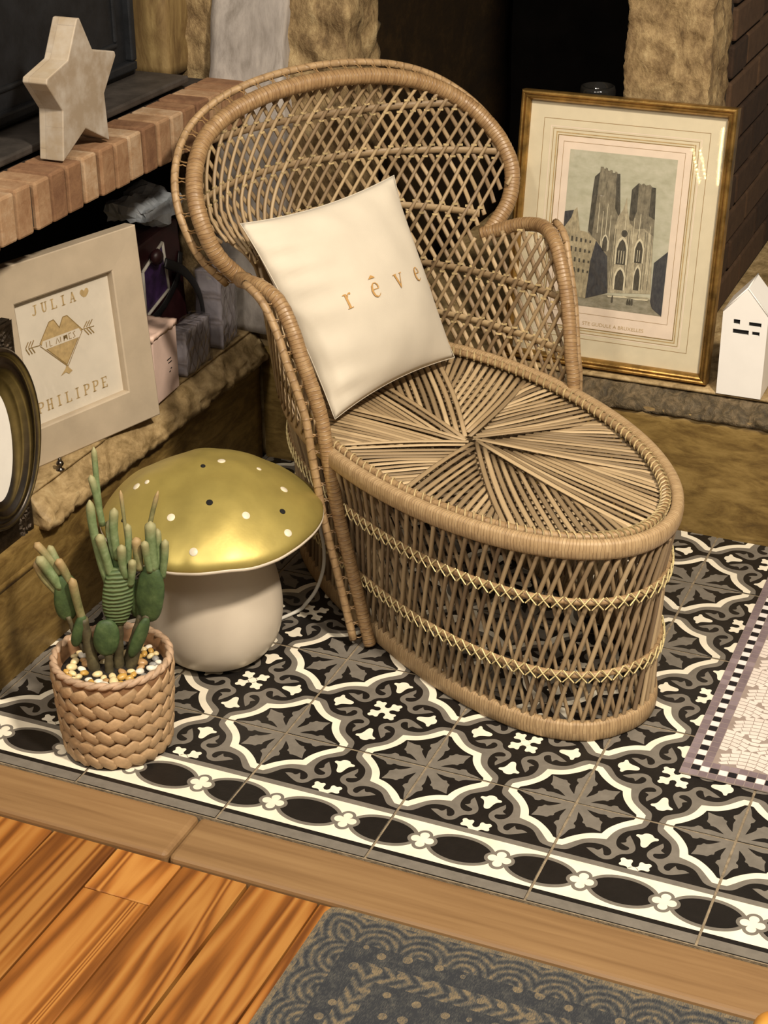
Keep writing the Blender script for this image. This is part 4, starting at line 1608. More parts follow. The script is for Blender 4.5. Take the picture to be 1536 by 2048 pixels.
bmesh.ops.recalc_face_normals(bm, faces=bm.faces)
bm.to_mesh(me)
bm.free()
link('house_body', me, hs)
wins = [(-0.0175, -0.0075, 0.1165, 0.1245), (0.0060, 0.0250, 0.1160, 0.1230), (-0.0175, 0.0070, 0.1010, 0.1090), (0.0120, 0.0235, 0.1020, 0.1085)]
xs = sorted({-hw, hw} | {v for w4 in wins for v in w4[:2]})
zs_ = sorted({0.0, he} | {v for w4 in wins for v in w4[2:]})
mb = MB()
yf, yk = -0.0362, -0.0318
for xa, xb in zip(xs, xs[1:]):
    for za, zb in zip(zs_, zs_[1:]):
        cx, cz = (xa + xb) / 2, (za + zb) / 2
        if any(a < cx < b and c < cz < d for a, b, c, d in wins):
            continue
        mb.add([(xa, yf, za), (xb, yf, za), (xb, yf, zb), (xa, yf, zb)], [(0, 1, 2, 3)])
mb.add([(-hw, yf, he), (hw, yf, he), (0, yf, ha)], [(0, 1, 2)])
for a, b, c, d in wins:
    mb.add([(a, yf, c), (b, yf, c), (b, yf, d), (a, yf, d), (a, yk, c), (b, yk, c), (b, yk, d), (a, yk, d)], [(0, 4, 5, 1), (1, 5, 6, 2), (2, 6, 7, 3), (3, 7, 4, 0)])
mb.add([(x, yf, z) for x, z in f0] + [(x, yk, z) for x, z in f0], [(i, 5 + i, 5 + (i + 1) % 5, (i + 1) % 5) for i in range(5)])
mb.build('front_wall', 'ceramic', hs)
for a, b in (((-hw, he), (0, ha)), ((0, ha), (hw, he))):
    tube('gable_edge', [(a[0], yf, a[1]), (b[0], yf, b[1])], 0.0012, 'ceramic', hs, 6)
tube('gable_edge', [(0, yf, ha), (0, yb, ha)], 0.0012, 'ceramic', hs, 6)

# tall dark glass vase behind the gilt frame
vz = lathe(MB(), [(0.026, 0), (0.028, 0.004), (0.028, 0.416), (0.026, 0.422), (0.023, 0.422), (0.022, 0.40), (0.022, 0.02)], 32, cap=(True, True))
t = NT('dark_glass')
t.b.inputs['Transmission Weight'].default_value = 0.6
M['dark_glass'] = t.set((0.03, 0.028, 0.025, 1), 0.08)
o = vz.build('glass_vase', 'dark_glass', None, True)
o.location = (0.118, 0.925, 0.2412)
tag(o, 'dark glass cylinder vase just showing above the gilt frame', 'vase')

# things on the left ledge
plain('pink_card', '#d8bdb0', 0.5, 0.04, 30)
plain('pink_top', '#e2c3b2', 0.5, 0.06, 40, 0.3)
plain('ink_black', '#1c1715', 0.6)
pb = empty('gift_box', (-0.440, 0.442, 0.2412), R(4), 'pale pink cardboard box beside the beige frame', 'box')
bbox('box_body', (-0.031, -0.040, 0), (0.031, 0.044, 0.104), 'pink_card', pb, 0.002)
lid = rock_box('box_lid', (-0.032, -0.041, 0.1042), (0.032, 0.045, 0.112), 'pink_top', pb, 0.006, 0.003, 60, seed=4)
for dy, dz, ln in ((0.012, 0.058, 0.014), (0.015, 0.052, 0.012), (0.018, 0.041, 0.004), (0.013, 0.037, 0.005)):
    mb = MB()
    mb.box((0.0311, dy - ln / 2, dz - 0.0008), (0.0315, dy + ln / 2, dz + 0.0008))
    mb.build('printed_mark', 'ink_black', pb)

plain('bag_maroon', '#2a0f12', 0.45, 0.2, 30)
plain('bag_purple', '#3a2350', 0.4, 0.3, 60)
plain('bag_white', '#b9b4aa', 0.6, 0.05, 40)
plain('strap_black', '#0d0d10', 0.5, 0.2, 60)
bg = empty('gift_bag', (-0.528, 0.578, 0.2412), R(-3), 'dark maroon gift bag with a white outlined window and black strap', 'bag')
mb = MB()
b0 = [(-0.04, -0.075, 0), (0.045, -0.075, 0), (0.045, 0.075, 0), (-0.04, 0.075, 0)]
b1 = [(-0.012, -0.080, 0.205), (0.030, -0.080, 0.195), (0.030, 0.080, 0.215), (-0.012, 0.080, 0.215)]
mb.add(b0 + b1, [(0, 3, 2, 1), (4, 5, 6, 7), (0, 1, 5, 4), (1, 2, 6, 5), (2, 3, 7, 6), (3, 0, 4, 7)])
me = mb.mesh('bag_body', 'bag_maroon')
bevel_mesh(me, 0.006, 3)
link('bag_body', me, bg)


def bag_pt(y, z, off=0.001):
    return Vector((0.045 + (0.030 - 0.045) * z / 0.2 + off, y, z))


win = [(-0.045, 0.088), (0.028, 0.112), (0.026, 0.190), (-0.038, 0.160)]
mb = MB()
mb.add([bag_pt(*p, 0.0008) for p in win], [(0, 1, 2, 3)])
mb.build('window_print', 'bag_purple', bg)
for i in range(4):
    tube('white_border', [bag_pt(*win[i], 0.0015), bag_pt(*win[(i + 1) % 4], 0.0015)], 0.0028, 'bag_white', bg, 6)
P_ = [(0.005, 0.165), (0.040, 0.140), (0.062, 0.095), (0.060, 0.040), (0.034, 0.012), (0.006, 0.016)]
tube('strap', catmull([bag_pt(y, z, 0.016 + 0.022 * math.sin(PI * i / 5)) for i, (y, z) in enumerate(P_)], 8), 0.0085, 'strap_black', bg, 8, False, lambda i, p: Vector((1, 0.2, 0)), 0.0014)
tube('strap', catmull([bag_pt(-0.060, 0.075, 0.004), bag_pt(0.0, 0.092, 0.006), bag_pt(0.050, 0.125, 0.006), bag_pt(0.074, 0.16, 0.002)], 8), 0.0075, 'strap_black', bg, 8, False, lambda i, p: Vector((1, 0, 0)), 0.0014)
mb = MB()
lathe(mb, [(0.001, 0.0), (0.010, 0.002), (0.014, 0.008), (0.010, 0.015), (0.001, 0.017)], 16)
o = mb.build('bow', 'bag_maroon', bg, True)
o.location = bag_pt(-0.010, 0.178, 0.004)
o.rotation_euler = (0, R(90), 0)

t = NT('quilt_wrap')
cx_ = t.coord('Object', (1, 1, 1))
sp_ = t.n('ShaderNodeSeparateXYZ')
t.l(cx_, sp_.inputs[0])
u1 = t.math('FRACT', t.math('MULTIPLY', t.math('ADD', sp_.outputs[1], t.math('MULTIPLY', sp_.outputs[2], 0.5)), 45))
u2 = t.math('FRACT', t.math('MULTIPLY', t.math('SUBTRACT', sp_.outputs[1], t.math('MULTIPLY', sp_.outputs[2], 0.5)), 45))
ln = t.math('MINIMUM', t.math('ABSOLUTE', t.math('SUBTRACT', u1, 0.5)), t.math('ABSOLUTE', t.math('SUBTRACT', u2, 0.5)))
fz = t.math('MULTIPLY', ln, 7.0, clamp=True)
nz = t.noise(cx_, 60, 4)
c1 = t.mix(fz, srgb('#82756e'), srgb('#aaa3a6'))
c1 = t.mix(t.math('MULTIPLY', nz, 0.5), c1, srgb('#c9c4c6'))
t.bump(fz, 0.4, 0.002)
M['quilt_wrap'] = t.set(c1, 0.25)
for k, (loc, sz, rz, lab) in enumerate((((-0.446, 0.682, 0.2412), (0.044, 0.064, 0.132), 6, 'clear wrapped grey quilted packet nearest the stone pillar'), ((-0.470, 0.5685, 0.2412), (0.040, 0.050, 0.085), 2, 'short clear wrapped packet between the pink box and quilted packet'))):
    if k == 1:
        loc = (-0.4340, 0.5650, 0.2412)
        sz = (0.030, 0.085, 0.075)
    pk = empty('wrapped_packet', loc, R(rz), lab, 'packet')
    o = rock_box('packet_body', (-sz[0] / 2, -sz[1] / 2, 0.001), (sz[0] / 2, sz[1] / 2, sz[2]), 'quilt_wrap', pk, 0.006, 0.0022, 40, seed=9 * k)
    o = rock_box('clear_film', (-sz[0] / 2 - 0.002, -sz[1] / 2 - 0.002, 0.0002), (sz[0] / 2 + 0.002, sz[1] / 2 + 0.002, sz[2] + 0.004), 'wrap_film', pk, 0.008, 0.003, 50, seed=3 + k, smooth=False)
plain('blue_tissue', '#b9c1ca', 0.35, 0.1, 40, 0.4)
o = rock_box('tissue_paper', (-0.045, -0.055, 0.0), (0.030, 0.055, 0.026), 'blue_tissue', None, 0.008, 0.020, 24, seed=21, smooth=False)
o.location = (-0.528, 0.625, 0.4660)
tag(o, 'crumpled pale blue tissue on top of the maroon gift bag', 'tissue paper')
mb = lathe(MB(), [(0.0056, 0), (0.0060, 0.0012), (0.0030, 0.0030), (0.0022, 0.0050), (0.0044, 0.0072), (0.0056, 0.0102), (0.0044, 0.0134), (0.0024, 0.0150), (0.0030, 0.0164), (0.0022, 0.0186), (0.0004, 0.0196)], 20)
o = mb.build('metal_knob', 'nickel', None, True)
o.location = (-0.4215, 0.1560, 0.2406)
tag(o, 'tiny shiny metal knob on the ledge below the beige frame', 'knob')

# ------------------------------------------------------------------ mushroom lamp
plain('cream_glaze', '#d3c7b5', 0.32, 0.03, 12)
plain('gold_glaze', '#ad9c56', 0.42, 0.08, 14, 0.12, metal=0.5, bscale=20)
plain('spot_beige', '#d9cfb8', 0.45, 0.04, 30)
plain('cable_white', '#d9d6cc', 0.45, 0.03, 20)
ML = Vector((-0.182, 0.152, 0.0012))
mush = empty('mushroom_lamp', ML, 0, 'ceramic mushroom lamp with a gold spotted cap and cream stem', 'lamp')
prof = [(0.052, 0.0), (0.066, 0.003), (0.080, 0.016), (0.0905, 0.036), (0.0955, 0.062), (0.0955, 0.088), (0.0910, 0.118), (0.0835, 0.146), (0.0765, 0.172), (0.0740, 0.200), (0.074, 0.222)]
pr2 = [(p.x, p.y) for p in catmull([(r_, z, 0) for r_, z in prof], 4)]
lathe(MB(), pr2, 72).build('stem', 'cream_glaze', mush, True)
CAPR, CAPZ = 0.1525, 0.217


def cap_fn(p, i, a):
    r = math.hypot(p.x, p.y)
    k = r / CAPR
    wob = 0.018 * math.cos(a - R(25)) * k ** 3 + 0.006 * math.sin(3 * a + 0.6) * k ** 2 + 0.003 * math.sin(7 * a) * k ** 3
    q = p * 1.0
    q.x *= 1 + wob
    q.y *= 1 + wob
    lump = 0.0075 * noise.noise(Vector((p.x * 14, p.y * 14, 0.7))) + 0.0026 * noise.noise(Vector((p.x * 34, p.y * 34, 2.0)))
    q.z += lump * (1 - k * 0.5) + 0.004 * math.sin(2 * a + 0.8) * k ** 2
    return q


cp = [(0.1460, -0.0065), (0.1515, -0.0045), (0.1525, 0.0), (0.1490, 0.0075), (0.1400, 0.0175), (0.1260, 0.0300), (0.1080, 0.0440), (0.0870, 0.0580), (0.0640, 0.0700), (0.0400, 0.0785), (0.0180, 0.0825), (0.0008, 0.0835)]
cp2 = [(p.x, p.y) for p in catmull([(r_, z + CAPZ, 0) for r_, z in cp], 4)]
capmb = lathe(MB(), cp2, 96, fn=cap_fn)
cap_o = capmb.build('cap', 'gold_glaze', mush, True)
und = [(0.1470, -0.0105), (0.1520, -0.0085), (0.1532, -0.0050), (0.1510, -0.0030), (0.1440, -0.0050), (0.110, -0.0010), (0.076, 0.004)]
lathe(MB(), [(r_, z + CAPZ) for r_, z in und], 96, fn=cap_fn, cap=(False, False)).build('cap_underside', 'cream_glaze', mush, True)
from mathutils.bvhtree import BVHTree
bvh = BVHTree.FromPolygons([Vector(v) + ML for v in capmb.v], capmb.f)


def cap_hit(px, py):
    d = (_X * ((px - 768) / 3470.82) + _U * (-(py - 1024) / 3470.82) + _f)
    h = bvh.ray_cast(cam.matrix_world.translation, d.normalized())
    return (h[0], h[1]) if h[0] is not None else (None, None)


for px, py, r_, m_, nm in ((443, 922, .0055, 'spot_beige', 'spot'), (273, 973, .0055, 'spot_beige', 'spot'), (294, 964, .0036, 'spot_beige', 'spot'), (342, 1035, .0056, 'spot_beige', 'spot'), (492, 1031, .0056, 'spot_beige', 'spot'), (387, 1104, .0058, 'spot_beige', 'spot'),
                           (568, 979, .0056, 'spot_beige', 'spot'), (576, 1066, .0056, 'spot_beige', 'spot'), (518, 938, .0036, 'spot_beige', 'spot'), (419, 1005, .0046, 'hole_shade', 'vent_hole'), (565, 1023, .0042, 'hole_shade', 'vent_hole'), (406, 932, .0034, 'hole_shade', 'vent_hole'), (247, 1040, .0036, 'hole_shade', 'vent_hole')):
    h, nn = cap_hit(px, py)
    if h is None:
        continue
    mb = lathe(MB(), [(r_, -0.0012), (r_, 0.0003), (r_ * 0.9, 0.0007), (0.0001, 0.0009)], 20)  # low disc; a vent hole's inner shade is only its dark colour
    o = mb.build(nm, m_, cap_o, True)
    o.location = h - ML
    o.rotation_euler = nn.to_track_quat('Z', 'Y').to_euler()
cb = [(-0.145, 0.235, 0.0045), (-0.12, 0.2886, 0.0045), (-0.1106, 0.2987, 0.014), (-0.0972, 0.3062, 0.036), (-0.0883, 0.3133, 0.068), (-0.089, 0.3198, 0.098), (-0.0966, 0.327, 0.122), (-0.1131, 0.3424, 0.132), (-0.2, 0.37, 0.1), (-0.19, 0.29, 0.05), (-0.185, 0.235, 0.03)]
o = tube('power_cable', [Vector(p) - ML for p in catmull(cb, 8)], 0.0028, 'cable_white', mush, 8)

# ------------------------------------------------------------------ cactus in a woven pot
plain('clay_weave', '#b1926d', 0.6, 0.14, 50, 0.3)
plain('clay_body', '#8e6a49', 0.7, 0.15, 50)
plain('clay_rim', '#bd9f82', 0.6, 0.15, 60, 0.3)
plain('soil', '#1d1610', 0.95, 0.3, 90, 0.8)
PC = Vector((-0.195, -0.100, 0.0012))
pot = empty('potted_cactus', PC, 0, 'finger-leaved cactus in a pinkish woven pattern pot on the border tiles', 'cactus')
PT = [(0.058, 0.0), (0.064, 0.004), (0.0675, 0.014), (0.0715, 0.06), (0.0745, 0.110), (0.0755, 0.128), (0.0735, 0.133), (0.0690, 0.131), (0.0680, 0.116), (0.066, 0.108)]
lathe(MB(), PT, 64).build('pot_body', 'clay_body', pot, True)
lathe(MB(), [(0.0685, 0.111), (0.067, 0.1115), (0.03, 0.115), (0.0005, 0.116)], 48, cap=(False, True)).build('soil', 'soil', pot, True)
seg = MB()
ln_ = 0.0150
sweep(seg, [(-ln_, 0, -0.0010), (-ln_ * 0.7, 0, 0.0016), (0, 0, 0.0026), (ln_ * 0.7, 0, 0.0016), (ln_, 0, -0.0010)], [0.0056, 0.0076, 0.0082, 0.0076, 0.0056], [0.0006, 0.0018, 0.0022, 0.0018, 0.0006], 8, False, (0, 0, 1))
sm_ = seg.mesh('weave_strand', 'clay_weave', True)
NW, NR = 23, 6
for r_ in range(NR):
    z = 0.0135 + r_ * 0.0196
    rad = interp(z, [0.0, 0.014, 0.06, 0.11, 0.13], [0.0640, 0.0680, 0.0718, 0.0745, 0.0755]) + 0.0004
    for k in range(NW):
        a = 2 * PI * (k + (0.0 if r_ % 2 else 0.5) + random.uniform(-0.05, 0.05)) / NW
        X = Vector((-math.sin(a), math.cos(a), 0))
        Zc = Vector((math.cos(a), math.sin(a), -0.08)).normalized()
        Y = Zc.cross(X)
        tl = R(32 if r_ % 2 else -32) + random.uniform(-0.06, 0.06)
        X2 = X * math.cos(tl) + Y * math.sin(tl)
        Y2 = Zc.cross(X2)
        o = link('weave_strand', sm_, pot)
        s_ = random.uniform(0.94, 1.06)
        c = Vector((math.cos(a) * rad, math.sin(a) * rad, z))
        o.matrix_local = Matrix(((X2.x * s_, Y2.x, Zc.x, c.x), (X2.y * s_, Y2.y, Zc.y, c.y), (X2.z * s_, Y2.z, Zc.z, c.z), (0, 0, 0, 1)))
for ph in (0, PI):
    path = []
    for i in range(220):
        a = 2 * PI * i / 220
        b = 14 * a + ph
        rr = 0.0740 + 0.0018 * math.cos(b)
        path.append((rr * math.cos(a), rr * math.sin(a), 0.1310 + 0.0018 * math.sin(b)))
    tube('rim_rope', path, 0.0040, 'clay_rim', pot, 6, True)


def cactus_mat(name, a, b, c, tip=None, ridge=0.0):
    t = NT(name)
    v = t.coord('Object')
    nz = t.noise(v, 70, 4, 0.6)
    col = t.ramp(nz, [(0.3, srgb(a)), (0.55, srgb(b)), (0.8, srgb(c))])
    if tip:
        uv = t.n('ShaderNodeUVMap')
        sp = t.n('ShaderNodeSeparateXYZ')
        t.l(uv.outputs[0], sp.inputs[0])
        f = t.ramp(sp.outputs[0], [(0.0, (1, 1, 1, 1)), (0.022, (0, 0, 0, 1))])
        col = t.mix(t.math('MULTIPLY', f, 0.85), col, srgb(tip))
    if ridge:
        sp = t.n('ShaderNodeSeparateXYZ')
        t.l(v, sp.inputs[0])
        zz = t.math('ADD', sp.outputs[2], t.math('MULTIPLY', t.noise(v, 40, 2), 0.006))
        s = t.math('SINE', t.math('MULTIPLY', zz, ridge))
        sv = t.math('ADD', t.math('MULTIPLY', s, 0.5), 0.5)
        col = t.mix(t.math('MULTIPLY', sv, 0.4), col, srgb('#7f8d62'))
        t.bump(sv, 0.8, 0.0015)
    else:
        t.bump(t.noise(v, 220, 3), 0.4, 0.001)
    M[name] = t.set(col, 0.65)


cactus_mat('finger_green', '#56683f', '#728459', '#8e9b76', '#a1976e')
cactus_mat('finger_brown', '#66663f', '#837f55', '#99906a', '#a98a60')
cactus_mat('pad_green', '#2f4324', '#41562f', '#5a6c43')
cactus_mat('pad_ridged', '#33482a', '#45592f', '#586b40', None, 1150.0)
cactus_mat('stem_brown', '#3a3423', '#4f4831', '#686041')
rtv, fwv = Vector((0.9206, 0.3905, 0)), Vector((-0.3905, 0.9206, 0))
cp3 = lambda s, z, d=0.0: rtv * s + fwv * d + Vector((0, 0, z))


def finger(pts, r, mat, d0=0.0, d1=0.0, name='finger_leaf'):
    n = len(pts)
    P = catmull([cp3(s, z, lerp(d1, d0, i / (n - 1))) for i, (s, z) in enumerate(pts)], 6)
    m = len(P)
    rr = []
    for i in range(m):
        t = i / (m - 1)
        rr.append(1.22 * r * (math.sqrt(clamp(t / 0.10, 0.02, 1)) * lerp(1.0, 0.85, t)))
    tube(name, P, rr, mat, pot, 10)


FG = [([(-0.001, 0.421), (-0.0005, 0.382), (0.0015, 0.325)], 0.0032, 'finger_green', 0.010), ([(-0.007, 0.386), (-0.002, 0.360), (0.003, 0.318)], 0.0040, 'finger_green', 0.004),
      ([(-0.010, 0.354), (-0.009, 0.318), (-0.003, 0.270), (0.004, 0.235)], 0.0050, 'finger_green', 0.0), ([(-0.001, 0.311), (0.003, 0.286), (0.009, 0.250)], 0.0054, 'finger_green', -0.008),
      ([(0.019, 0.342), (0.016, 0.311), (0.018, 0.272)], 0.0050, 'finger_green', 0.002), ([(0.026, 0.297), (0.025, 0.272), (0.027, 0.247)], 0.0050, 'finger_green', -0.010),
      ([(0.038, 0.276), (0.036, 0.258), (0.032, 0.237)], 0.0045, 'finger_green', -0.010), ([(0.042, 0.299), (0.043, 0.278), (0.044, 0.255)], 0.0055, 'finger_brown', 0.006),
      ([(0.062, 0.323), (0.061, 0.294), (0.063, 0.255)], 0.0062, 'finger_green', 0.002), ([(0.079, 0.299), (0.077, 0.275), (0.072, 0.245)], 0.0042, 'finger_green', 0.0),
      ([(0.073, 0.360), (0.063, 0.326), (0.054, 0.285), (0.052, 0.25)], 0.0026, 'finger_brown', 0.012), ([(0.027, 0.362), (0.029, 0.330), (0.031, 0.29)], 0.0022, 'finger_brown', 0.010),
      ([(-0.084, 0.292), (-0.072, 0.277), (-0.055, 0.250)], 0.0046, 'finger_brown', 0.006), ([(-0.080, 0.279), (-0.068, 0.257), (-0.056, 0.232)], 0.0058, 'finger_green', -0.006),
      ([(-0.085, 0.270), (-0.077, 0.247), (-0.060, 0.222)], 0.0038, 'finger_brown', -0.002), ([(-0.057, 0.273), (-0.050, 0.258), (-0.044, 0.240)], 0.0048, 'finger_brown', -0.002),
      ([(-0.039, 0.252), (-0.036, 0.218), (-0.031, 0.182)], 0.0050, 'finger_brown', -0.012),
      ([(-0.068, 0.286), (-0.060, 0.268), (-0.052, 0.245)], 0.0042, 'finger_green', 0.010), ([(0.010, 0.322), (0.010, 0.300), (0.014, 0.268)], 0.0042, 'finger_green', 0.008), ([(0.054, 0.300), (0.055, 0.280), (0.058, 0.255)], 0.0044, 'finger_green', -0.006), ([(0.033, 0.318), (0.033, 0.295), (0.030, 0.262)], 0.0040, 'finger_green', 0.006), ([(0.069, 0.310), (0.069, 0.285), (0.066, 0.250)], 0.0040, 'finger_green', 0.008)]
for pts, r_, m_, d in FG:
    finger(pts, r_, m_, d * 0.4, d)


def pad(a, b, wd, th, mat, d=0.0, yaw=0.0):
    A, B = cp3(*a, d), cp3(*b, d)
    c = (A + B) / 2
    up_ = (B - A).normalized()
    sd = (rtv * math.cos(yaw) + fwv * math.sin(yaw))
    sd = (sd - up_ * sd.dot(up_)).normalized()
    nn = sd.cross(up_)
    L_ = (B - A).length / 2
    mb = MB()
    vs, fs = [], []
    nr, ns = 14, 20
    for i in range(nr + 1):
        t = PI * i / nr
        y = -math.cos(t)
        rr = math.sin(t) ** 0.75
        for k in range(ns):
            q = 2 * PI * k / ns
            bul = 1 + 0.04 * math.sin(5 * q + 3 * y)
            vs.append(c + up_ * (L_ * y) + sd * (wd * rr * math.cos(q) * bul) + nn * (th * rr * math.sin(q)))
    for i in range(nr):
        for k in range(ns):
            q = (k + 1) % ns
            fs.append((i * ns + k, i * ns + q, (i + 1) * ns + q, (i + 1) * ns + k))
    mb.add(vs, fs)
    return mb.build('pad', mat, pot, True)


pad((0.012, 0.178), (0.018, 0.262), 0.0195, 0.0095, 'pad_ridged', -0.004, 0.2)
pad((0.013, 0.238), (0.018, 0.284), 0.0085, 0.006, 'pad_green', 0.004)
pad((0.051, 0.182), (0.060, 0.262), 0.0190, 0.0080, 'pad_green', 0.0, -0.3)
pad((-0.051, 0.184), (-0.049, 0.250), 0.0160, 0.0075, 'pad_green', 0.0, 0.3)
pad((-0.060, 0.190), (-0.056, 0.244), 0.0095, 0.006, 'pad_green', 0.010, 0.3)
pad((-0.004, 0.140), (0.000, 0.192), 0.0165, 0.0075, 'pad_green', -0.014, 0.1)
pad((0.026, 0.132), (0.050, 0.190), 0.0095, 0.0060, 'pad_green', -0.006, 0.5)
pad((-0.044, 0.150), (-0.030, 0.196), 0.0085, 0.0060, 'pad_green', -0.008, 0.4)
pad((0.036, 0.180), (0.040, 0.236), 0.0120, 0.0065, 'pad_green', 0.012, 0.1)
for pts, r_, d in (([(-0.031, 0.190), (-0.027, 0.155), (-0.021, 0.104)], 0.0090, -0.006), ([(-0.050, 0.192), (-0.042, 0.162), (-0.032, 0.140)], 0.0045, -0.004), ([(0.000, 0.152), (-0.002, 0.130), (-0.002, 0.104)], 0.0070, -0.012),
                   ([(0.014, 0.186), (0.010, 0.150), (0.007, 0.104)], 0.0085, 0.0), ([(0.051, 0.192), (0.038, 0.158), (0.020, 0.106)], 0.0085, 0.0), ([(0.040, 0.186), (0.028, 0.150), (0.014, 0.106)], 0.006, 0.008)):
    P = catmull([cp3(s, z, d) for s, z in pts], 6)
    tube('stem', P, [0.82 * r_ * lerp(0.85, 1.1, i / (len(P) - 1)) * (1 + 0.08 * math.sin(i * 2.1)) for i in range(len(P))], 'stem_brown', pot, 10)

peb_cols = [('pebble_cream', '#e3cf9d'), ('pebble_white', '#e6dfcf'), ('pebble_ochre', '#c39a4e'), ('pebble_tan', '#b08a5c'), ('pebble_grey', '#8d8c88'), ('pebble_dark', '#4c3f33')]
for nm, hx in peb_cols:
    plain(nm, hx, 0.35, 0.12, 90)
pm = {}
for nm, hx in peb_cols:
    mb = MB()
    vs, fs = [], []
    for i in range(9):
        t = PI * i / 8
        for k in range(12):
            q = 2 * PI * k / 12
            p = Vector((math.sin(t) * math.cos(q), math.sin(t) * math.sin(q) * 0.76, -math.cos(t) * 0.58))
            p *= 1 + 0.14 * noise.noise(p * 1.3 + Vector((len(nm), 0, 0)))
            vs.append(p)
    for i in range(8):
        for k in range(12):
            q = (k + 1) % 12
            fs.append((i * 12 + k, i * 12 + q, (i + 1) * 12 + q, (i + 1) * 12 + k))
    mb.add(vs, fs)
    pm[nm] = mb.mesh('pebble', nm, True)
cname = {'pebble_cream': 'cream', 'pebble_white': 'white', 'pebble_ochre': 'ochre', 'pebble_tan': 'tan', 'pebble_grey': 'grey', 'pebble_dark': 'dark brown'}
placed = []
rs = random.Random(12)
tries = 0
while len(placed) < 84 and tries < 12000:
    tries += 1
    a = rs.uniform(0, 2 * PI)
    r_ = math.sqrt(rs.uniform(0.06, 1)) * 0.0615
    sz = rs.uniform(0.0052, 0.0090)
    x, y = r_ * math.cos(a), r_ * math.sin(a)
    if r_ + sz > 0.0665 or any((x - q[0]) ** 2 + (y - q[1]) ** 2 < ((sz + q[2]) * 0.76) ** 2 for q in placed):
        continue
    p = rtv * x + fwv * y
    if any((p - cp3(s, 0, d)).length < 0.012 + sz * 0.5 for s, d in ((-0.021, -0.006), (-0.002, -0.012), (0.007, 0), (0.020, 0))):
        continue
    placed.append((x, y, sz))
    nm = rs.choices([c[0] for c in peb_cols], [6, 3, 5, 2, 1.2, 0.8])[0]
    o = link('pebble', pm[nm])
    o.location = PC + p + Vector((0, 0, 0.1130 + sz * 0.50))
    o.scale = (sz, sz, sz)
    o.rotation_euler = (rs.uniform(-0.4, 0.4), rs.uniform(-0.4, 0.4), rs.uniform(0, 6.28))
    side = ('right', 'back', 'left', 'front')[int(((math.degrees(a) + 45) % 360) // 90)]
    where = '%s %s' % ('outer' if r_ > 0.045 else 'inner', side)
    tag(o, 'smooth %s pebble on the %s soil of the cactus pot' % (cname[nm], where), 'pebble', '%s pebbles, %s of the cactus pot' % (cname[nm], where))

# ------------------------------------------------------------------ mosaic print mat on the tiles
plain('mat_purple', '#7e6f74', 0.55, 0.10, 30)
plain('mat_purple_b', '#8f8085', 0.55, 0.10, 30)
plain('mat_black', '#16131a', 0.5, 0.1, 30)
plain('mat_white', '#e9e4e2', 0.5, 0.03, 30)
plain('mat_pink', '#e2d6cd', 0.55, 0.06, 40)
plain('mat_seam', '#9c8d84', 0.6, 0.06, 40)
mx0, my0, mx1, my1 = 0.502, 0.110, 1.12, 0.735
mb = MB()
mb.box((0, 0, 0), (mx1 - mx0, my1 - my0, 0.0016), 5)
W0, H0 = mx1 - mx0, my1 - my0
CEL = 0.0118
zb = 0.0017
rs = random.Random(5)


def cell(x, y, w_, h_, mi, g=0.0004):
    mb.poly([(x + g, y + g), (x + w_ - g, y + g), (x + w_ - g, y + h_ - g), (x + g, y + h_ - g)], zb, mi)


nx, ny = int(W0 / CEL), int(H0 / CEL)
for i in range(nx):
    for j in range(ny):
        e = min(i, j, nx - 1 - i, ny - 1 - j)
        if e in (0, 2):
            cell(i * CEL, j * CEL, CEL, CEL, rs.choice((0, 0, 1)))
        elif e == 1:
            along = i if j in (1, ny - 2) else j
            cell(i * CEL, j * CEL, CEL, CEL, 2 if along % 2 else 3)
lim0, limx, limy = 3 * CEL, nx * CEL - 3 * CEL, ny * CEL - 3 * CEL
FR = 0.082
rows_ = int((limy - lim0) / (FR * 0.5)) + 2
done = []
for ry in range(rows_, -2, -1):
    for cx in range(-1, int(W0 / FR) + 2):
        c = Vector((lim0 + (cx + (0.5 if ry % 2 else 0)) * FR, lim0 + ry * FR * 0.5 - FR * 0.5))
        r0 = FR * 0.5
        B_ = c + Vector((0, -r0))
        for q in range(1, 10):
            ra, rb = r0 * 0.2 * q + 0.0004, r0 * 0.2 * (q + 1) - 0.0006
            nn = max(2, int(round((ra + rb) / 2 * PI / 0.0120)))
            for k in range(nn):
                a0, a1 = PI * k / nn, PI * (k + 1) / nn
                dg = 0.0005 / max(ra, 0.004)
                pts = [(B_.x + rr * math.cos(a), B_.y + rr * math.sin(a)) for rr, a in ((ra, a0 + dg), (rb, a0 + dg * 0.5), (rb, a1 - dg * 0.5), (ra, a1 - dg))]
                m_ = Vector((sum(p[0] for p in pts) / 4, sum(p[1] for p in pts) / 4))
                if not (lim0 + 0.003 < m_.x < limx - 0.003 and lim0 + 0.003 < m_.y < limy - 0.003):
                    continue
                if (m_ - c).length > r0 * 1.02:
                    continue
                if any((m_ - (c + Vector((ox * FR, oy * r0)))).length < r0 for oy, ox in ((-1, 0.5), (-1, -0.5), (-2, 0))):
                    continue
                pts = [(clamp(x, lim0 + 0.0003, limx - 0.0003), clamp(y, lim0 + 0.0003, limy - 0.0003)) for x, y in pts]
                mb.poly(pts, zb + 0.00002 * (rows_ - ry) + 0.00001 * (cx % 2), 4)
o = mb.build('mosaic_mat', ['mat_purple', 'mat_purple_b', 'mat_black', 'mat_white', 'mat_pink', 'mat_seam'])
o.location = (mx0, my0, 0.0014)
tag(o, 'pale pink mosaic print floor mat with a checked purple border', 'floor mat')

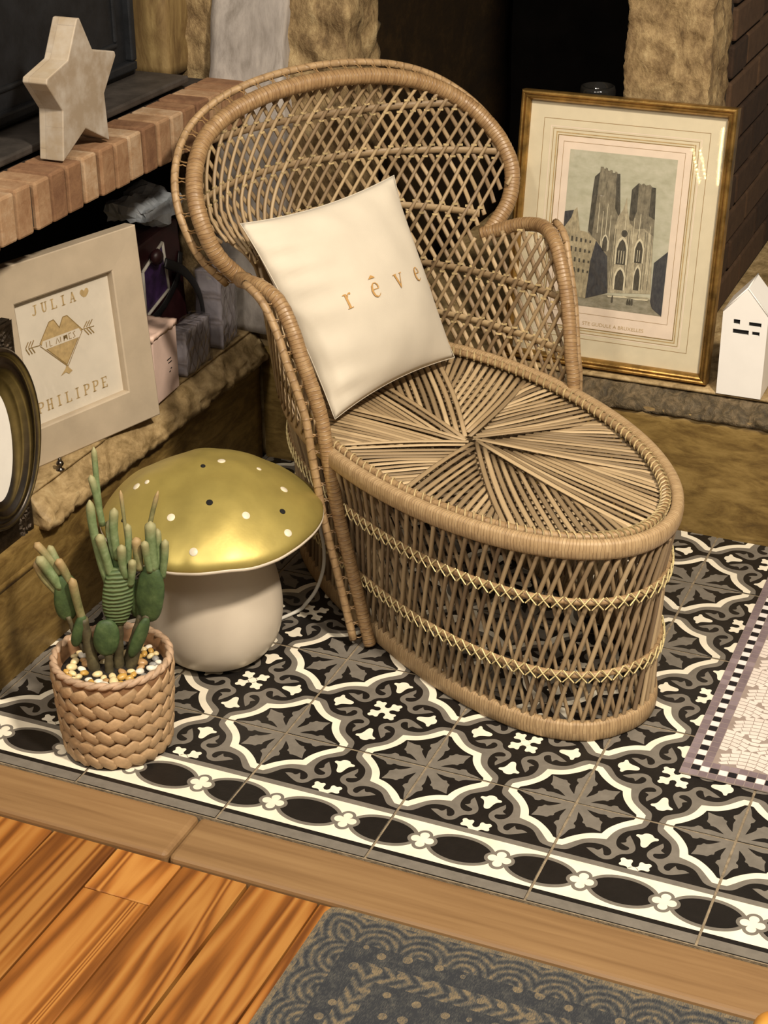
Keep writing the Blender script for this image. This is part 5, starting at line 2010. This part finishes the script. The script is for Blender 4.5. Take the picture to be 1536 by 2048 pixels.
# ------------------------------------------------------------------ woven rug on the boards
t = NT('rug_weave')
sp = t.n('ShaderNodeSeparateXYZ')
t.l(t.coord('Object'), sp.inputs[0])
X_, Y_ = sp.outputs[0], t.math('MULTIPLY', sp.outputs[1], -1.0)
d_ = t.math('MINIMUM', X_, Y_)
al = t.math('MAXIMUM', X_, Y_)
diag = t.math('SUBTRACT', X_, Y_)
# scallops along the edge
P = 0.052
fa = t.math('SUBTRACT', t.math('FRACT', t.math('DIVIDE', al, P)), 0.5)
rr_ = t.math('SQRT', t.math('ADD', t.math('POWER', t.math('MULTIPLY', fa, P), 2.0), t.math('POWER', t.math('SUBTRACT', d_, 0.048), 2.0)))
sc1 = t.math('ADD', t.math('MULTIPLY', t.math('SINE', t.math('MULTIPLY', rr_, 620.0)), 0.5), 0.5)
band1 = t.math('MULTIPLY', t.math('LESS_THAN', d_, 0.046), t.math('GREATER_THAN', d_, 0.006))
# chevrons
tri = t.math('ABSOLUTE', t.math('SUBTRACT', t.math('DIVIDE', t.math('SUBTRACT', d_, 0.072), 0.026), 0.5))
ch = t.math('ADD', t.math('MULTIPLY', t.math('SINE', t.math('MULTIPLY', t.math('ADD', al, t.math('MULTIPLY', tri, 0.030)), 340.0)), 0.5), 0.5)
band2 = t.math('MULTIPLY', t.math('GREATER_THAN', d_, 0.072), t.math('LESS_THAN', d_, 0.098))
# dots
vo = t.n('ShaderNodeTexVoronoi')
vo.inputs['Scale'].default_value = 34.0
vo.inputs['Randomness'].default_value = 0.35
t.l(t.coord('Object'), vo.inputs['Vector'])
dots = t.math('LESS_THAN', vo.outputs['Distance'], 0.20)
band3 = t.math('MULTIPLY', t.math('GREATER_THAN', d_, 0.046), t.math('LESS_THAN', d_, 0.150))
# field: blocks of fine lattice
lat = t.math('ADD', t.math('MULTIPLY', t.math('MULTIPLY', t.math('SINE', t.math('MULTIPLY', X_, 520.0)), t.math('SINE', t.math('MULTIPLY', Y_, 520.0))), 0.5), 0.5)
big = t.noise(t.coord('Object', (22, 22, 1)), 1.0, 3, 0.6, 1.0)
fld = t.math('MULTIPLY', t.math('GREATER_THAN', d_, 0.150), t.math('ADD', t.math('MULTIPLY', lat, 0.55), t.math('MULTIPLY', big, 0.7)))
pat = t.math('MAXIMUM', t.math('MAXIMUM', t.math('MULTIPLY', sc1, t.math('MULTIPLY', band1, 0.85)), t.math('MULTIPLY', ch, band2)), t.math('MAXIMUM', t.math('MULTIPLY', dots, band3), fld))
edge_ = t.math('LESS_THAN', d_, 0.006)
pat = t.math('MAXIMUM', pat, edge_)
wear = t.noise(t.coord('Object', (60, 60, 1)), 1.0, 5, 0.75)
thr = t.noise(t.coord('Object', (900, 160, 1)), 1.0, 2, 0.6)
pat = t.math('ADD', t.math('ADD', t.math('MULTIPLY', pat, 0.42), 0.16), t.math('MULTIPLY', t.math('SUBTRACT', wear, 0.5), 1.1))
pat = t.math('ADD', pat, t.math('MULTIPLY', t.math('SUBTRACT', thr, 0.5), 1.0))
col = t.ramp(pat, [(0.10, srgb('#36383c')), (0.38, srgb('#4e4e4c')), (0.66, srgb('#776a55')), (0.95, srgb('#8f8066'))])
t.bump(thr, 0.5, 0.0012)
M['rug_weave'] = t.set(col, 0.95, spec=0.1)
mb = MB()
pts = chaikin([(0.0, 0.0), (0.0, -1.2), (1.7, -1.2), (1.7, 0.0)], 0)
out_ = [(0.014, 0), (0.004, -0.003), (0.0, -0.014), (0.0, -1.2), (1.7, -1.2), (1.7, 0.0)]
n = len(out_)
mb.add([(x, y, 0) for x, y in out_] + [(x, y, 0.0036) for x, y in out_], [tuple(range(n))[::-1] if area2(out_) > 0 else tuple(range(n)), tuple(range(n, 2 * n)) if area2(out_) > 0 else tuple(range(2 * n - 1, n - 1, -1))] + [(i, (i + 1) % n, n + (i + 1) % n, n + i) for i in range(n)])
me = mb.mesh('woven_rug', 'rug_weave')
bm = bmesh.new()
bm.from_mesh(me)
bmesh.ops.recalc_face_normals(bm, faces=bm.faces)
bm.to_mesh(me)
bm.free()
o = link('woven_rug', me)
o.location = (0.195, -0.2895, -0.0062)
tag(o, 'worn blue grey and tan woven rug on the pine boards', 'rug')

# rounded end of a wooden furniture runner just inside the lower right corner
pth = [Vector((0.0, 0.0, 0.0)), Vector((0.010, -0.10, 0)), Vector((0.022, -0.22, 0)), Vector((0.040, -0.42, 0))]
pth = resample(catmull(pth, 8), 0.004)
o = tube('wooden_runner', pth, [0.021 * math.sqrt(clamp(1 - (1 - i / 5) ** 2, 0.02, 1)) if i < 5 else 0.021 for i in range(len(pth))], 'orange_wood', None, 24)
o.location = (0.7060, -0.300, 0.0190)
tag(o, 'rounded orange wooden furniture runner at the lower right corner of the rug', 'furniture runner')

# string of warm fairy lights hanging in the room behind the camera, mirrored in the gilt frame's glass
t = NT('fairy_bulb')
t.b.inputs['Emission Color'].default_value = (1.0, 0.85, 0.35, 1)
t.b.inputs['Emission Strength'].default_value = 60.0
M['fairy_bulb'] = t.set((1, 0.9, 0.6, 1), 0.4)
bulb = lathe(MB(), [(0.0004, -0.0032), (0.0022, -0.0022), (0.0030, 0.0), (0.0022, 0.0022), (0.0004, 0.0032)], 10).mesh('bulb', 'fairy_bulb', True)
strings = (([(-0.2581, -2.0790, 0.7760), (-0.2570, -2.0890, 0.6790), (-0.2530, -2.0950, 0.6050)], 22, 'longest'), ([(-0.3450, -2.0790, 0.7020), (-0.3280, -2.0860, 0.6500), (-0.3120, -2.0890, 0.6060)], 9, 'left'), ([(-0.3220, -2.0790, 0.7030), (-0.3040, -2.0860, 0.6510), (-0.2950, -2.0890, 0.6200)], 8, 'short'))
for pts, nb, wd in strings:
    sl = empty('string_light', pts[0], 0, 'warm fairy light string in the room, %s of three' % wd, 'string light')
    P0 = Vector(pts[0])
    path = [Vector(p) - P0 for p in catmull(pts, 8)]
    tube('wire', [Vector((0, 0, 0.8))] + path, 0.0008, 'cable_white', sl, 5)
    for p in resample(path, (path[-1] - path[0]).length / (nb - 1)):
        link('bulb', bulb, sl).location = p

# nest the prints under the sheet they are printed on
emb = next(c for c in wf.children if c.name.startswith('printed_emblem'))
for c in list(wf.children):
    if c is not emb and c.name.split('.')[0] in ('emblem_outline', 'emblem_banner', 'banner_mark', 'printed_arrow', 'arrow_tip'):
        c.parent = emb
sheet = next(c for c in gf.children if c.name.startswith('print_sheet'))
for c in list(gf.children):
    if c is not sheet and (c.name.startswith('print_') or c.name.startswith('caption')):
        c.parent = sheet
